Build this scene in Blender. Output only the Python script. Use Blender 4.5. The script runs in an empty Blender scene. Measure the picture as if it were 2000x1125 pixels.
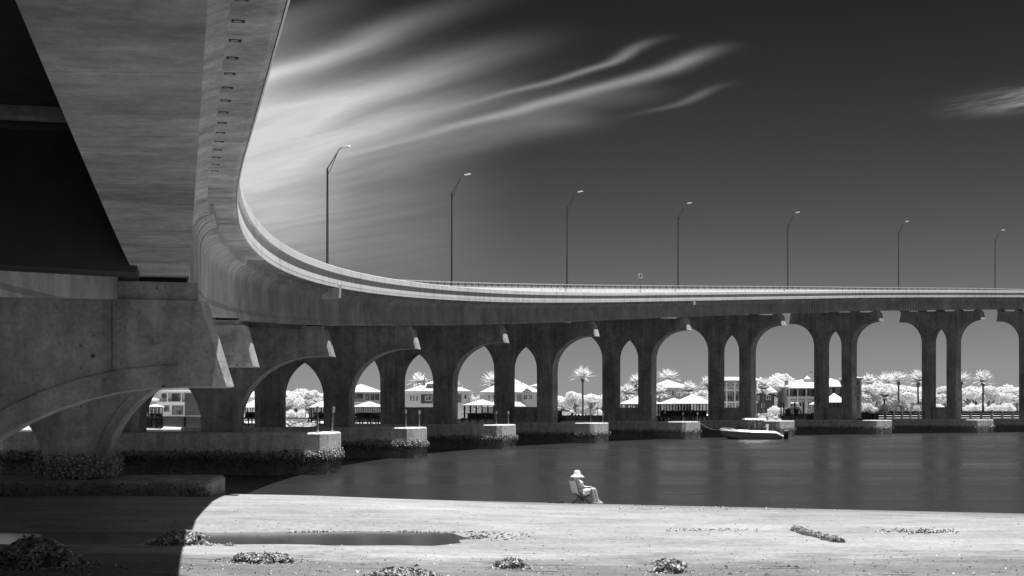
import bpy, bmesh, math, random
from mathutils import Vector, Matrix, noise as mnoise
scn = bpy.context.scene
COL = scn.collection
rnd = random.Random(7)
PI = math.pi

# ------------------------------------------------------------------ camera
F = 2700.0          # focal length in photograph pixels (photograph 2000 px wide)
HC = 3.4            # eye height above the water
cam_d = bpy.data.cameras.new('camera'); cam = bpy.data.objects.new('camera', cam_d); COL.objects.link(cam)
cam.location = (0, 0, HC); cam.rotation_euler = (PI / 2, 0, 0)
cam_d.sensor_width = 36.0; cam_d.lens = 36.0 * F / 2000.0
cam_d.shift_y = (808 - 562.5) / 2000.0
cam_d.clip_start = 0.1; cam_d.clip_end = 9000
scn.camera = cam
scn.render.resolution_x = 1024; scn.render.resolution_y = 576

# ------------------------------------------------------------------ node helper
class X:
    """a node socket with arithmetic"""
    def __init__(s, nt, sock): s.nt, s.s = nt, sock
    def _m(s, op, *o, clamp=False):
        n = s.nt.nodes.new('ShaderNodeMath'); n.operation = op; n.use_clamp = clamp
        for k, v in enumerate((s,) + o):
            if isinstance(v, X): s.nt.links.new(v.s, n.inputs[k])
            else: n.inputs[k].default_value = v
        return X(s.nt, n.outputs[0])
    def __add__(s, o): return s._m('ADD', o)
    def __radd__(s, o): return s._m('ADD', o)
    def __sub__(s, o): return s._m('SUBTRACT', o)
    def __rsub__(s, o): return (s * -1.0)._m('ADD', o)
    def __mul__(s, o): return s._m('MULTIPLY', o)
    def __rmul__(s, o): return s._m('MULTIPLY', o)
    def __truediv__(s, o): return s._m('DIVIDE', o)
    def pow(s, o): return s._m('POWER', o)
    def max(s, o): return s._m('MAXIMUM', o)
    def min(s, o): return s._m('MINIMUM', o)
    def gt(s, o): return s._m('GREATER_THAN', o)
    def clamp(s): return s._m('ADD', 0.0, clamp=True)
    def exp(s): return s._m('EXPONENT')
    def step(s, a, b):
        n = s.nt.nodes.new('ShaderNodeMapRange'); n.interpolation_type = 'SMOOTHSTEP'
        s.nt.links.new(s.s, n.inputs[0]); n.inputs[1].default_value = a; n.inputs[2].default_value = b
        return X(s.nt, n.outputs[0])
    def gauss(s, c, w): return (((s - c) / w)._m('POWER', 2.0) * -1.0).exp()

def sep(nt, vec):
    n = nt.nodes.new('ShaderNodeSeparateXYZ'); nt.links.new(vec, n.inputs[0])
    return [X(nt, o) for o in n.outputs]
def comb(nt, x, y, z):
    n = nt.nodes.new('ShaderNodeCombineXYZ')
    for k, v in enumerate((x, y, z)):
        if isinstance(v, X): nt.links.new(v.s, n.inputs[k])
        else: n.inputs[k].default_value = v
    return n.outputs[0]
def nz(nt, vec, scale=1.0, detail=4.0, rough=0.55, dist=0.0):
    n = nt.nodes.new('ShaderNodeTexNoise'); nt.links.new(vec, n.inputs['Vector'])
    n.inputs['Scale'].default_value = scale; n.inputs['Detail'].default_value = detail
    n.inputs['Roughness'].default_value = rough; n.inputs['Distortion'].default_value = dist
    return X(nt, n.outputs[0])
def con(n, k): return ((n - 0.5) * k + 1.0).max(0.05)
def vor(nt, vec, scale):
    n = nt.nodes.new('ShaderNodeTexVoronoi'); nt.links.new(vec, n.inputs['Vector'])
    n.inputs['Scale'].default_value = scale
    return X(nt, n.outputs['Distance'])

# ------------------------------------------------------------------ sky and sun
SUN_EL = math.radians(81.0)
SUN_AZ = math.radians(-4.0)       # measured from +X (right) towards +Y (away from the camera)
EXPOSURE = 0.4
w = bpy.data.worlds.new('World'); scn.world = w; w.use_nodes = True
nt = w.node_tree; nt.nodes.clear()
out = nt.nodes.new('ShaderNodeOutputWorld'); bg = nt.nodes.new('ShaderNodeBackground')
nt.links.new(bg.outputs[0], out.inputs[0])
sky = nt.nodes.new('ShaderNodeTexSky'); sky.sky_type = 'NISHITA'; sky.sun_disc = False
sky.sun_elevation = SUN_EL; sky.sun_rotation = PI / 2 - SUN_AZ; sky.air_density = 1.0; sky.dust_density = 0.6
sc_ = nt.nodes.new('ShaderNodeSeparateColor'); nt.links.new(sky.outputs[0], sc_.inputs[0])
red = X(nt, sc_.outputs[0])                       # the deep red record of the sky, as infrared film sees it
tc = nt.nodes.new('ShaderNodeTexCoord')
dx, dy, dz = sep(nt, tc.outputs['Generated'])
dzp = dz.max(0.02)
SKY_GAIN, SKY_FALL = 0.048, -6.8
base = red * SKY_GAIN * (dz.max(0.0).min(0.30) * SKY_FALL).exp()
# cirrus on a high plane, streaks running towards the left horizon
A = (dx * -0.648 + dy * 0.762) / dzp
B = (dx * 0.762 + dy * 0.648) / dzp
U = dx / dy.max(0.05)
warp = nz(nt, comb(nt, A * 0.55, B * 0.9, 3.1), 1.0, 3.0)
Bw = B + (warp - 0.5) * 0.30
st = nz(nt, comb(nt, A * 0.40, Bw * 2.2, 0.0), 1.0, 5.0, 0.48, 0.3)
st2 = nz(nt, comb(nt, A * 1.2, Bw * 8.0, 7.0), 1.0, 6.0, 0.6)
st3 = nz(nt, comb(nt, A * 0.16, Bw * 1.3, 4.0), 1.0, 4.0, 0.5)
def band(bc, wd, a0, ramp, k):
    return (Bw + (st3 - 0.5) * 0.25).gauss(bc, wd) * A.step(a0, a0 + ramp) * k
body = band(1.84, 0.085, 2.55, 1.3, 0.55) + band(2.10, 0.085, 2.36, 1.5, 0.75) + band(2.47, 0.10, 2.55, 1.6, 0.8) + band(2.78, 0.15, 3.0, 1.2, 0.7) + Bw.gauss(2.3, 0.45) * A.step(2.7, 4.4) * 0.42
body = body * (1.0 - A.step(5.0, 8.0)) * (st * 1.3 + 0.36)
veil = (1.0 - U.step(-0.20, 0.02)) * A.step(2.9, 4.7) * (1.0 - A.step(5.2, 10.5)) * (st * 0.5 + st3 * 0.7).step(0.18, 0.62)
glow = (1.0 - U.step(-0.19, -0.10)) * A.step(3.2, 4.8) * (1.0 - A.step(5.0, 9.5))
fib = st2 * 0.75 + 0.60
def wisp(bc, wd, a0, a1, a2, hook):
    b0 = Bw + (1.0 - A.step(a0 + 0.02, a0 + 0.34)) * hook
    return b0.gauss(bc, wd) * A.step(a0 - 0.05, a0 + 0.25) * (1.0 - A.step(a1, a2))
w1 = wisp(3.0, 0.040, 2.46, 3.2, 5.2, 0.07)
w2 = wisp(2.82, 0.028, 2.52, 2.9, 4.0, 0.10)
w3 = wisp(3.33, 0.028, 2.74, 2.9, 3.4, 0.10)
w4 = wisp(3.22, 0.13, 3.3, 4.4, 5.6, 0.0)
w5 = wisp(3.06, 0.13, 2.9, 4.2, 5.8, 0.0)
puff = B.gauss(4.10, 0.14) * A.gauss(2.25, 0.20) * nz(nt, comb(nt, A * 3.0, B * 9.0, 1.0), 1.0, 6.0, 0.7).step(0.30, 0.72)
cl = (body + veil * 0.45 + glow * 0.45 + (w1 * 0.34 + w2 * 0.26 + w3 * 0.16 + w4 * 0.13 + w5 * 0.12)).min(1.0) * fib + puff * 0.5
cl = cl.min(1.0)
cl = cl * dy.step(0.0, 0.2)
back = (dy * -1.0).step(0.1, 0.6) * dz.step(0.0, 0.15) * nz(nt, tc.outputs['Generated'], 2.2, 5.0).step(0.35, 0.65)   # cloud bank added behind the viewer, out of view, to lift the shadows
over = dz.step(0.40, 0.75) * nz(nt, comb(nt, A * 0.8, B * 1.6, 2.0), 1.0, 4.0).step(0.2, 0.7)      # thin cirrus added overhead, out of view, to brighten the shaded sand
cl = (cl + back * 0.08 + over * 0.34).min(1.0)
CLOUD = 0.50
val = base * (1.0 - cl) + cl * CLOUD
rgb = nt.nodes.new('ShaderNodeCombineColor')
for k in range(3): nt.links.new(val.s, rgb.inputs[k])
nt.links.new(rgb.outputs[0], bg.inputs[0]); bg.inputs[1].default_value = 1.0

sl = bpy.data.lights.new('sun', 'SUN'); sl.energy = 5.0; sl.angle = math.radians(0.53)
sun = bpy.data.objects.new('sun', sl); COL.objects.link(sun)
sdir = Vector((math.cos(SUN_EL) * math.cos(SUN_AZ), math.cos(SUN_EL) * math.sin(SUN_AZ), math.sin(SUN_EL)))
sun.rotation_euler = sdir.to_track_quat('Z', 'Y').to_euler(); sun.location = (30, 0, 80)
scn.view_settings.view_transform = 'Standard'; scn.view_settings.look = 'None'
scn.view_settings.exposure = EXPOSURE; scn.view_settings.gamma = 1.0

# ------------------------------------------------------------------ materials
def mat(name, fn, rough=0.85, spec=0.25):
    m = bpy.data.materials.new(name); m.use_nodes = True
    t = m.node_tree; b = t.nodes['Principled BSDF']
    b.inputs['Roughness'].default_value = rough; b.inputs['Specular IOR Level'].default_value = spec
    g = t.nodes.new('ShaderNodeNewGeometry')
    r = fn(t, g.outputs['Position'], g, b)
    if isinstance(r, X):
        c = t.nodes.new('ShaderNodeCombineColor')
        for k in range(3): t.links.new(r.s, c.inputs[k])
        t.links.new(c.outputs[0], b.inputs['Base Color'])
    else:
        b.inputs['Base Color'].default_value = (r, r, r, 1)
    return m
def bump(t, b, h, dist, strength=1.0):
    n = t.nodes.new('ShaderNodeBump'); n.inputs['Distance'].default_value = dist; n.inputs['Strength'].default_value = strength
    t.links.new(h.s, n.inputs['Height']); t.links.new(n.outputs[0], b.inputs['Normal'])
def scl(t, P, x, y, z):
    n = t.nodes.new('ShaderNodeVectorMath'); n.operation = 'MULTIPLY'; t.links.new(P, n.inputs[0]); n.inputs[1].default_value = (x, y, z)
    return n.outputs[0]

def pier_concrete(t, P, g, b):
    big = nz(t, P, 0.45, 5, 0.6); mid = nz(t, P, 2.3, 6, 0.65)
    run = nz(t, scl(t, P, 2.2, 2.2, 0.16), 1.0, 5, 0.6)
    pits = vor(t, P, 2.1).step(0.05, 0.10); pm = nz(t, P, 0.9, 2).step(0.44, 0.52)
    pit = 1.0 - (1.0 - pits) * pm * 0.75
    fine = nz(t, P, 14.0, 3, 0.7)
    blot = nz(t, P, 1.1, 7, 0.7, 0.6).step(0.60, 0.72)
    bump(t, b, mid * 0.5 + fine * 0.3 + pits * 0.2, 0.03, 0.8)
    spot = vor(t, P, 4.2).step(0.05, 0.13); sm = nz(t, P, 1.3, 3).step(0.48, 0.56)
    return 0.42 * con(big, 1.7) * con(mid, 1.3) * con(run, 1.3) * con(fine, 0.9) * pit * (1.0 - blot * 0.40) * (1.0 - (1.0 - spot) * sm * 0.6)
CONC = mat('weathered_pier_concrete', pier_concrete)
def girder_concrete(t, P, g, b):
    band = nz(t, scl(t, P, 0.35, 3.4, 0.8), 1.0, 6, 0.65); big = nz(t, P, 0.35, 4, 0.6)
    line = nz(t, scl(t, P, 0.25, 9.0, 2.0), 1.0, 4, 0.7).step(0.60, 0.70)
    grain = nz(t, P, 9.0, 4, 0.7)
    bump(t, b, grain, 0.012, 0.5)
    wide = nz(t, scl(t, P, 0.5, 1.0, 0.6), 1.0, 5, 0.65)
    dn = (sep(t, g.outputs['Normal'])[2] * -1.0).step(0.6, 0.9)
    run = nz(t, scl(t, P, 0.9, 0.9, 0.14), 1.0, 5, 0.65)
    jy = (sep(t, P)[1] + (wide - 0.5) * 0.15) / 1.9; jf = jy - jy._m('FLOOR'); joint = 1.0 - jf.step(0.0, 0.022) * 0.4 - 0.6
    soff = con(band, 0.4) * con(wide, 1.7) * con(nz(t, P, 1.6, 6, 0.7), 1.5) * (1.0 - line * 0.22) * (1.0 - joint * 0.7); web = con(run, 0.55) * con(nz(t, P, 1.1, 6, 0.7), 1.0)
    return 0.45 * con(big, 1.3) * con(grain, 0.8) * (soff * dn + web * (1.0 - dn))
GIRD = mat('girder_concrete', girder_concrete)
SHADE_AND_JOINT = mat('shade_and_joint_concrete', lambda t, P, g, b: 0.07 * con(nz(t, scl(t, P, 1, 1, 0.4), 0.8, 6, 0.65), 1.6))  # under-deck shade put into the colour; also serves the dark joint line
def fascia_concrete(t, P, g, b):
    run = nz(t, scl(t, P, 2.6, 2.6, 0.10), 1.0, 5, 0.7); run2 = nz(t, scl(t, P, 7.0, 7.0, 0.25), 1.0, 4, 0.7)
    big = nz(t, P, 0.12, 4, 0.6)
    dark = nz(t, scl(t, P, 1.3, 1.3, 3.0), 1.0, 6, 0.7).step(0.60, 0.74)
    bump(t, b, run2 + run, 0.02, 0.5)
    return (0.86 * con(run, 1.2) * con(run2, 1.2) * con(big, 0.9) * (1.0 - dark * 0.6)).min(0.88)
FASC = mat('streaked_parapet_concrete', fascia_concrete)
def footing_concrete(t, P, g, b):
    x, y, z = sep(t, P)
    n = nz(t, P, 1.7, 6, 0.65); f = nz(t, P, 9.0, 4, 0.7); run = nz(t, scl(t, P, 3, 3, 0.3), 1, 4, 0.6)
    wet = (z + (n - 0.5) * 0.7).step(0.95, 1.45)
    bump(t, b, n + f * 0.5, 0.05, 0.6)
    return (wet * 0.46 + 0.27) * con(n, 1.2) * con(f, 1.3) * con(run, 1.0)
FOOT = mat('footing_concrete', footing_concrete)
def oyster(t, P, g, b):
    x, y, z = sep(t, P); n = nz(t, P, 1.2, 4, 0.6)
    up = (z + (n - 0.5) * 0.5).step(0.72, 1.15)
    r = X(t, g.outputs['Random Per Island'])
    return (up * 0.68 + 0.32) * (r.pow(1.3) * 0.74 + 0.09)
OYS = mat('oyster_shell_crust', oyster, 0.7, 0.3)
def clumpm(t, P, g, b):
    r = X(t, g.outputs['Random Per Island']); n = nz(t, P, 14.0, 3)
    return (r.pow(1.1) * 0.66 + 0.10) * con(n, 0.9)
CLUMP = mat('oyster_shells', clumpm, 0.7, 0.3)
MUDDY = mat('muddy_shell_base', lambda t, P, g, b: nz(t, P, 12.0, 4) * 0.14 + 0.04)
MUDS = mat('wet_sand_lumps', lambda t, P, g, b: 0.17 * con(nz(t, P, 9.0, 4), 1.4))
def sandm(t, P, g, b):
    x, y, z = sep(t, P)
    big = nz(t, scl(t, P, 0.10, 0.22, 1.0), 1.0, 5, 0.6); mid = nz(t, scl(t, P, 0.5, 1.1, 1.0), 1.0, 6, 0.65)
    fine = nz(t, P, 7.0, 5, 0.7); grit = nz(t, P, 38.0, 2, 0.7)
    rip = nz(t, scl(t, P, 0.8, 6.0, 1.0), 1.0, 4, 0.6, 0.4)
    spk = vor(t, scl(t, P, 1.0, 0.6, 0.3), 5.0)
    sm = nz(t, P, 0.5, 4, 0.7).step(0.50, 0.62)
    dark = (1.0 - spk.step(0.06, 0.13)) * sm
    dimp = (1.0 - vor(t, scl(t, P, 1.0, 0.8, 0.2), 2.4).step(0.05, 0.34)) * nz(t, P, 0.35, 3, 0.6).step(0.50, 0.60)
    wet = (1.0 - (y + (mid - 0.5) * 5.0 + (big - 0.5) * 5.0).step(27.0, 30.5))
    film = nz(t, scl(t, P, 0.45, 2.6, 1.0), 1.0, 4, 0.6).step(0.60, 0.66) * (1.0 - y.step(26.0, 31.0))
    edge = (1.0 - (z + (mid - 0.5) * 0.16).step(0.04, 0.26))
    wetall = (wet * 0.42 + film * 0.45 + edge * 0.42).min(0.8)
    bump(t, b, fine * 0.5 + mid * 1.3 + rip * 0.6 - dimp * 0.9 + grit * 0.15 - wetall * 0.5, 0.09, 0.9)
    rr = wetall * -0.55 + 0.92
    t.links.new(rr.s, b.inputs['Roughness'])
    strk = nz(t, scl(t, P, 0.30, 3.2, 1.0), 1.0, 6, 0.7).step(0.56, 0.70)
    return 0.35 * (1.0 - wetall) * con(mid, 1.1) * con(big, 0.9) * con(fine, 1.0) * con(grit, 0.8) * (1.0 - dark * 0.6) * (1.0 - strk * 0.32) * (1.0 - dimp * 0.14)  # shade of the dimples is also put into the colour
SAND = mat('tidal_sand', sandm, 0.9, 0.2)
def waterm(t, P, g, b):
    big = nz(t, scl(t, P, 0.006, 0.06, 1.0), 1.0, 4, 0.6); st = nz(t, scl(t, P, 0.012, 0.35, 1.0), 1.0, 4, 0.65)
    r = ((big - 0.5) * 0.4 + (st - 0.5) * 0.16 + 0.27).max(0.1)
    t.links.new(r.s, b.inputs['Roughness'])
    sw = nz(t, scl(t, P, 0.10, 0.55, 1.0), 1.0, 3, 0.5)
    bump(t, b, sw, 0.05, 0.35)
    b.inputs['IOR'].default_value = 1.33
    return 0.028
WATER = mat('long_exposure_water', waterm, 0.2, 0.5)
def poolm(t, P, g, b):
    b.inputs['IOR'].default_value = 1.33
    sw = nz(t, scl(t, P, 0.9, 0.5, 1.0), 1.0, 3, 0.5)
    bump(t, b, sw, 0.02, 0.3)
    return 0.06
POOL = mat('pool_water', poolm, 0.14, 0.5)
def leafm(t, P, g, b):
    r = X(t, g.outputs['Random Per Island']); n = nz(t, P, 0.35, 3)
    return ((r * 0.14 + 0.82) * con(n, 0.35)).min(0.92)
def thin(m, k):
    t = m.node_tree; b = t.nodes['Principled BSDF']; tr = t.nodes.new('ShaderNodeBsdfTranslucent'); mx = t.nodes.new('ShaderNodeMixShader'); mx.inputs[0].default_value = k
    t.links.new(b.inputs['Base Color'].links[0].from_socket, tr.inputs[0]); t.links.new(b.outputs[0], mx.inputs[1]); t.links.new(tr.outputs[0], mx.inputs[2]); t.links.new(mx.outputs[0], t.nodes['Material Output'].inputs[0]); return m
LEAF = mat('pale_foliage', leafm, 0.8, 0.1)
PALM = mat('palm_leaf', lambda t, P, g, b: X(t, g.outputs['Random Per Island']) * 0.2 + 0.68, 0.7, 0.2)
thin(LEAF, 0.45); thin(PALM, 0.4)
BARK = mat('bark', lambda t, P, g, b: nz(t, scl(t, P, 4, 4, 1.2), 1, 4) * 0.2 + 0.08)
def plain(name, v, rough=0.6, spec=0.3, var=0.25, sc=1.5):
    return mat(name, lambda t, P, g, b: v * (nz(t, P, sc, 5, 0.65) * var * 2 + (1 - var)), rough, spec)
ROOF = mat('pale_metal_roof', lambda t, P, g, b: (0.62 * (nz(t, scl(t, P, 3.0, 0.1, 0.1), 1, 2) * 0.24 + 0.88)), 0.6, 0.3)
WALLW = plain('white_siding', 0.68, 0.8, 0.2, 0.1, 0.6)
WALLG = plain('grey_siding', 0.34, 0.8, 0.2, 0.15, 0.6)
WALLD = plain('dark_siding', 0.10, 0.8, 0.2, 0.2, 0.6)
TRIM = plain('white_trim', 0.75, 0.6, 0.3, 0.06)
GLASS = mat('window_glass', lambda t, P, g, b: nz(t, P, 0.8, 2).step(0.35, 0.7) * 0.28 + 0.06, 0.12, 0.6)
TIMB = plain('dark_dock_timber', 0.07, 0.9, 0.15, 0.5, 2.0)
TIML = plain('sunbleached_timber', 0.40, 0.9, 0.15, 0.3, 2.0)
STEEL = plain('galvanised_steel', 0.22, 0.5, 0.5, 0.2)
POLE = plain('dark_steel_pole', 0.10, 0.55, 0.4, 0.2)
LAMPH = plain('lamp_housing', 0.62, 0.35, 0.5, 0.05)
BLACK = plain('black_metal', 0.02, 0.5, 0.4, 0.2)
GREYP = plain('grey_plastic', 0.10, 0.5, 0.4, 0.2)
WHITE = plain('white_gelcoat', 0.82, 0.3, 0.5, 0.05)
HULL = plain('grey_hull', 0.30, 0.35, 0.5, 0.1)
SKIN = plain('skin', 0.74, 0.6, 0.3, 0.05)
CLOTH = plain('white_cloth', 0.80, 0.9, 0.1, 0.06, 8)
CANVAS = plain('grey_canvas', 0.76, 0.9, 0.1, 0.10, 8)
DARKC = plain('dark_cloth', 0.05, 0.9, 0.1, 0.2, 8)
ROCK = plain('pale_rock', 0.55, 0.9, 0.1, 0.4, 1.2)
LAND = plain('pale_lawn', 0.62, 0.95, 0.05, 0.25, 0.3)
SIGNF = plain('sign_face', 0.88, 0.5, 0.4, 0.05)
ROPE = plain('rope', 0.16, 0.9, 0.1, 0.2)
DIRT = mat('shell_litter', lambda t, P, g, b: X(t, g.outputs['Random Per Island']).step(0.42, 0.60) * 0.62 + 0.06, 0.8, 0.2)
SHEATH = plain('palm_head', 0.16, 0.9, 0.1, 0.3)

# ------------------------------------------------------------------ mesh helpers
class MB:
    def __init__(s): s.v = []; s.f = []
    def add(s, vs, fs):
        o = len(s.v); s.v += [tuple(p) for p in vs]; s.f += [tuple(o + k for k in f) for f in fs]; return s
    def box(s, x0, x1, y0, y1, z0, z1):
        return s.add([(x0, y0, z0), (x1, y0, z0), (x1, y1, z0), (x0, y1, z0), (x0, y0, z1), (x1, y0, z1), (x1, y1, z1), (x0, y1, z1)],
                     [(3, 2, 1, 0), (4, 5, 6, 7), (0, 1, 5, 4), (1, 2, 6, 5), (2, 3, 7, 6), (3, 0, 4, 7)])
    def tube(s, pts, r, n=8, cap=True):
        rs = r if isinstance(r, (list, tuple)) else [r] * len(pts)
        pts = [Vector(p) for p in pts]; o = len(s.v)
        for k, p in enumerate(pts):
            d = (pts[min(k + 1, len(pts) - 1)] - pts[max(k - 1, 0)]).normalized()
            a = d.cross(Vector((0, 0, 1)) if abs(d.z) < 0.95 else Vector((1, 0, 0))).normalized(); b = d.cross(a)
            for j in range(n):
                t = 2 * PI * j / n
                s.v.append(tuple(p + (a * math.cos(t) + b * math.sin(t)) * rs[k]))
        for k in range(len(pts) - 1):
            for j in range(n):
                s.f.append((o + k * n + j, o + k * n + (j + 1) % n, o + (k + 1) * n + (j + 1) % n, o + (k + 1) * n + j))
        if cap:
            s.f.append(tuple(o + j for j in reversed(range(n)))); e = o + (len(pts) - 1) * n
            s.f.append(tuple(e + j for j in range(n)))
        return s
    def prism(s, poly, y0, y1):            # polygon in x,z extruded along y
        n = len(poly); o = len(s.v)
        s.v += [(p[0], y0, p[1]) for p in poly] + [(p[0], y1, p[1]) for p in poly]
        s.f.append(tuple(o + k for k in range(n))); s.f.append(tuple(o + n + k for k in reversed(range(n))))
        for k in range(n): s.f.append((o + k, o + n + k, o + n + (k + 1) % n, o + (k + 1) % n))
        return s
    def vprism(s, poly, z0, z1):           # polygon in x,y extruded along z
        n = len(poly); o = len(s.v)
        s.v += [(p[0], p[1], z0) for p in poly] + [(p[0], p[1], z1) for p in poly]
        s.f.append(tuple(o + k for k in reversed(range(n)))); s.f.append(tuple(o + n + k for k in range(n)))
        for k in range(n): s.f.append((o + k, o + (k + 1) % n, o + n + (k + 1) % n, o + n + k))
        return s
    def rings(s, rings, closed=True, cap=True):
        n = len(rings[0]); o = len(s.v)
        for r in rings: s.v += [tuple(p) for p in r]
        for k in range(len(rings) - 1):
            for j in range(n if closed else n - 1):
                s.f.append((o + k * n + j, o + k * n + (j + 1) % n, o + (k + 1) * n + (j + 1) % n, o + (k + 1) * n + j))
        if cap and closed:
            s.f.append(tuple(o + j for j in reversed(range(n)))); e = o + (len(rings) - 1) * n
            s.f.append(tuple(e + j for j in range(n)))
        return s
    def lathe(s, prof, n=16, c=(0, 0, 0)):
        return s.rings([[(c[0] + r * math.cos(2 * PI * j / n), c[1] + r * math.sin(2 * PI * j / n), c[2] + z) for j in range(n)] for r, z in prof])
    def build(s, name, m, parent=None, smooth=False):
        me = bpy.data.meshes.new(name); me.from_pydata(s.v, [], s.f)
        bm = bmesh.new(); bm.from_mesh(me); bmesh.ops.recalc_face_normals(bm, faces=bm.faces); bm.to_mesh(me); bm.free()
        me.materials.append(m)
        if smooth:
            for p in me.polygons: p.use_smooth = True
        ob = bpy.data.objects.new(name, me); COL.objects.link(ob)
        if parent: ob.parent = parent
        return ob
def raw(name, vs, fs, m, parent=None, smooth=False):     # without normal recalculation: loose leaves and flakes
    me = bpy.data.meshes.new(name); me.from_pydata(vs, [], fs); me.materials.append(m)
    if smooth:
        for p in me.polygons: p.use_smooth = True
    ob = bpy.data.objects.new(name, me); COL.objects.link(ob)
    if parent: ob.parent = parent
    return ob
def tag(o, label=None, cat=None, group=None, kind=None):
    if label: o['label'] = label
    if cat: o['category'] = cat
    if group: o['group'] = group
    if kind: o['kind'] = kind
    return o
def empty(name, loc=(0, 0, 0), rz=0.0):
    o = bpy.data.objects.new(name, None); COL.objects.link(o); o.location = loc; o.rotation_euler = (0, 0, rz); o.empty_display_size = 0.3
    return o
def copy_tree(o, parent=None):
    c = o.copy(); COL.objects.link(c); c.parent = parent
    for ch in list(o.children): copy_tree(ch, c)
    return c
def flake(vs, fs, p, nrm, size, r=rnd):
    n = (Vector(nrm) + Vector((r.uniform(-.8, .8), r.uniform(-.8, .8), r.uniform(-.6, .8)))).normalized()
    a = n.orthogonal().normalized(); a = Matrix.Rotation(r.uniform(0, 2 * PI), 3, n) @ a; b = n.cross(a)
    l = size * r.uniform(.7, 1.4); wd = size * r.uniform(.4, .8); o = len(vs); p = Vector(p)
    for q in (p - a * l * .5 - n * size * .25, p - b * wd * .5 + n * size * .12, p + a * l * .5, p + b * wd * .5 + n * size * .12): vs.append(tuple(q))
    fs.append((o, o + 1, o + 2, o + 3))

# ------------------------------------------------------------------ the bridge's line on the ground
RAD = 208.10; SPAN = 28.34; TH1 = -0.09835
CX = -9.357 + RAD * math.cos(TH1); CY = 51.04 - RAD * math.sin(TH1)
GZ = [4.6, 4.8, 5.1, 5.62, 6.9, 8.45, 10.2, 12.1, 14.2, 16.4, 18.5, 20.4, 21.9, 23.1, 24.0, 24.6, 25.0]
def gb(i):                                  # underside of the girders at the inner edge, pier number i
    k = max(-2, min(11, int(math.floor(i)))); t = i - k; j = k + 3
    p0, p1, p2, p3 = GZ[j - 1], GZ[j], GZ[j + 1], GZ[j + 2]
    return .5 * (2 * p1 + (p2 - p0) * t + (2 * p0 - 5 * p1 + 4 * p2 - p3) * t * t + (3 * p1 - p0 - 3 * p2 + p3) * t ** 3)
def heading(i): return TH1 + (max(0.0, min(i, 9.0)) - 1) * SPAN / RAD
def bp(i, u, z):                            # u runs across the bridge, +9.5 at the inner (right) cap end
    th = heading(i); r = RAD + 9.5 - u
    x = CX - r * math.cos(th); y = CY + r * math.sin(th)
    e = i - 9 if i > 9 else min(i, 0.0)       # straight before the first pier in view and beyond the tenth
    if e: x += e * SPAN * math.sin(th); y += e * SPAN * math.cos(th)
    return Vector((x, y, z))
E_DECK = 0.06; E_CAP = 0.026; E_TOP = 0.055
def fe(i): t = max(0., min(1., i / 3.5)); return t * t * (3 - 2 * t)
def dz_(u, i): return E_DECK * fe(i) * (9.5 - u)

# ------------------------------------------------------------------ the setting: sand, water, far shore
def yw(X_): return 57.7 - 0.36 * min(max(X_ + 12.2, -2.0), 60)
def sstep(a, b, x):
    t = max(0., min(1., (x - a) / (b - a))); return t * t * (3 - 2 * t)
def zs(x, y):
    d = yw(x) - y
    left = 1 - sstep(-9, 2, x)
    flat = 0.44 + 0.08 * left
    ln = 8.5 - 4.0 * left
    z = flat * (1 - math.exp(-d / ln)) if d > 0 else max(-1.5, d * 0.08)
    wob = mnoise.noise(Vector((x * .25, y * .2, 1.7)))
    pool = math.exp(-((y - 34.0 - .35 * wob) / 2.55) ** 4) * (1 - sstep(-4.5, 0.6 + wob, x))
    z -= 0.36 * pool
    z += 0.07 * left * math.exp(-((y - 46) / 5.0) ** 2)
    if d > 0:
        k = min(1, d / 6)
        z += k * (0.025 * mnoise.noise(Vector((x * .5, y * .9, 4))) + 0.012 * mnoise.noise(Vector((x * 1.6, y * 3, 9))) + .03 * mnoise.noise(Vector((x * .15, y * .3, 2))))
    z += 1.44 * max(0, (20 - max(y, -2)) / 20) ** 1.5
    return z
def ground_at(px_, py_):                    # the point of the sand seen at a pixel of the photograph
    a = (px_ - 1000) / F; b = (808 - py_) / F; y = 15.0
    while y < 75 and HC + b * y > zs(a * y, y): y += 0.05
    return Vector((a * y, y, zs(a * y, y)))
xs = [-150, -110, -85] + [-70 + 2.0 * k for k in range(23)] + [-24.0 + .25 * k for k in range(188)] + [24 + 3.0 * k for k in range(12)] + [70, 90, 120, 160, 220]
ys = [-160, -110, -75, -50, -35, -22] + [-12 + 2.0 * k for k in range(14)] + [16.5 + .2 * k for k in range(225)] + [62 + 2.0 * k for k in range(8)]
vs = [(x, y, zs(x, y)) for y in ys for x in xs]; nx = len(xs)
fs = [(j * nx + k, j * nx + k + 1, (j + 1) * nx + k + 1, (j + 1) * nx + k) for j in range(len(ys) - 1) for k in range(nx - 1)]
tag(raw('sand', vs, fs, SAND, smooth=True), 'pale wet sand bar in the foreground', 'sand', kind='structure')
mb = MB(); mb.add([(-4000, -600, 0), (4000, -600, 0), (4000, 6000, 0), (-4000, 6000, 0)], [(0, 1, 2, 3)])
tag(mb.build('water', WATER), 'dark smooth tidal water under the bridge', 'water', kind='structure')
mb = MB(); mb.add([(-40, 30.5, .30), (1.6, 30.5, .30), (1.6, 38, .30), (-40, 38, .30)], [(0, 1, 2, 3)])
tag(mb.build('tidal_pool', POOL), 'long tidal pool lying in the sand', 'pool', kind='structure')
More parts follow.
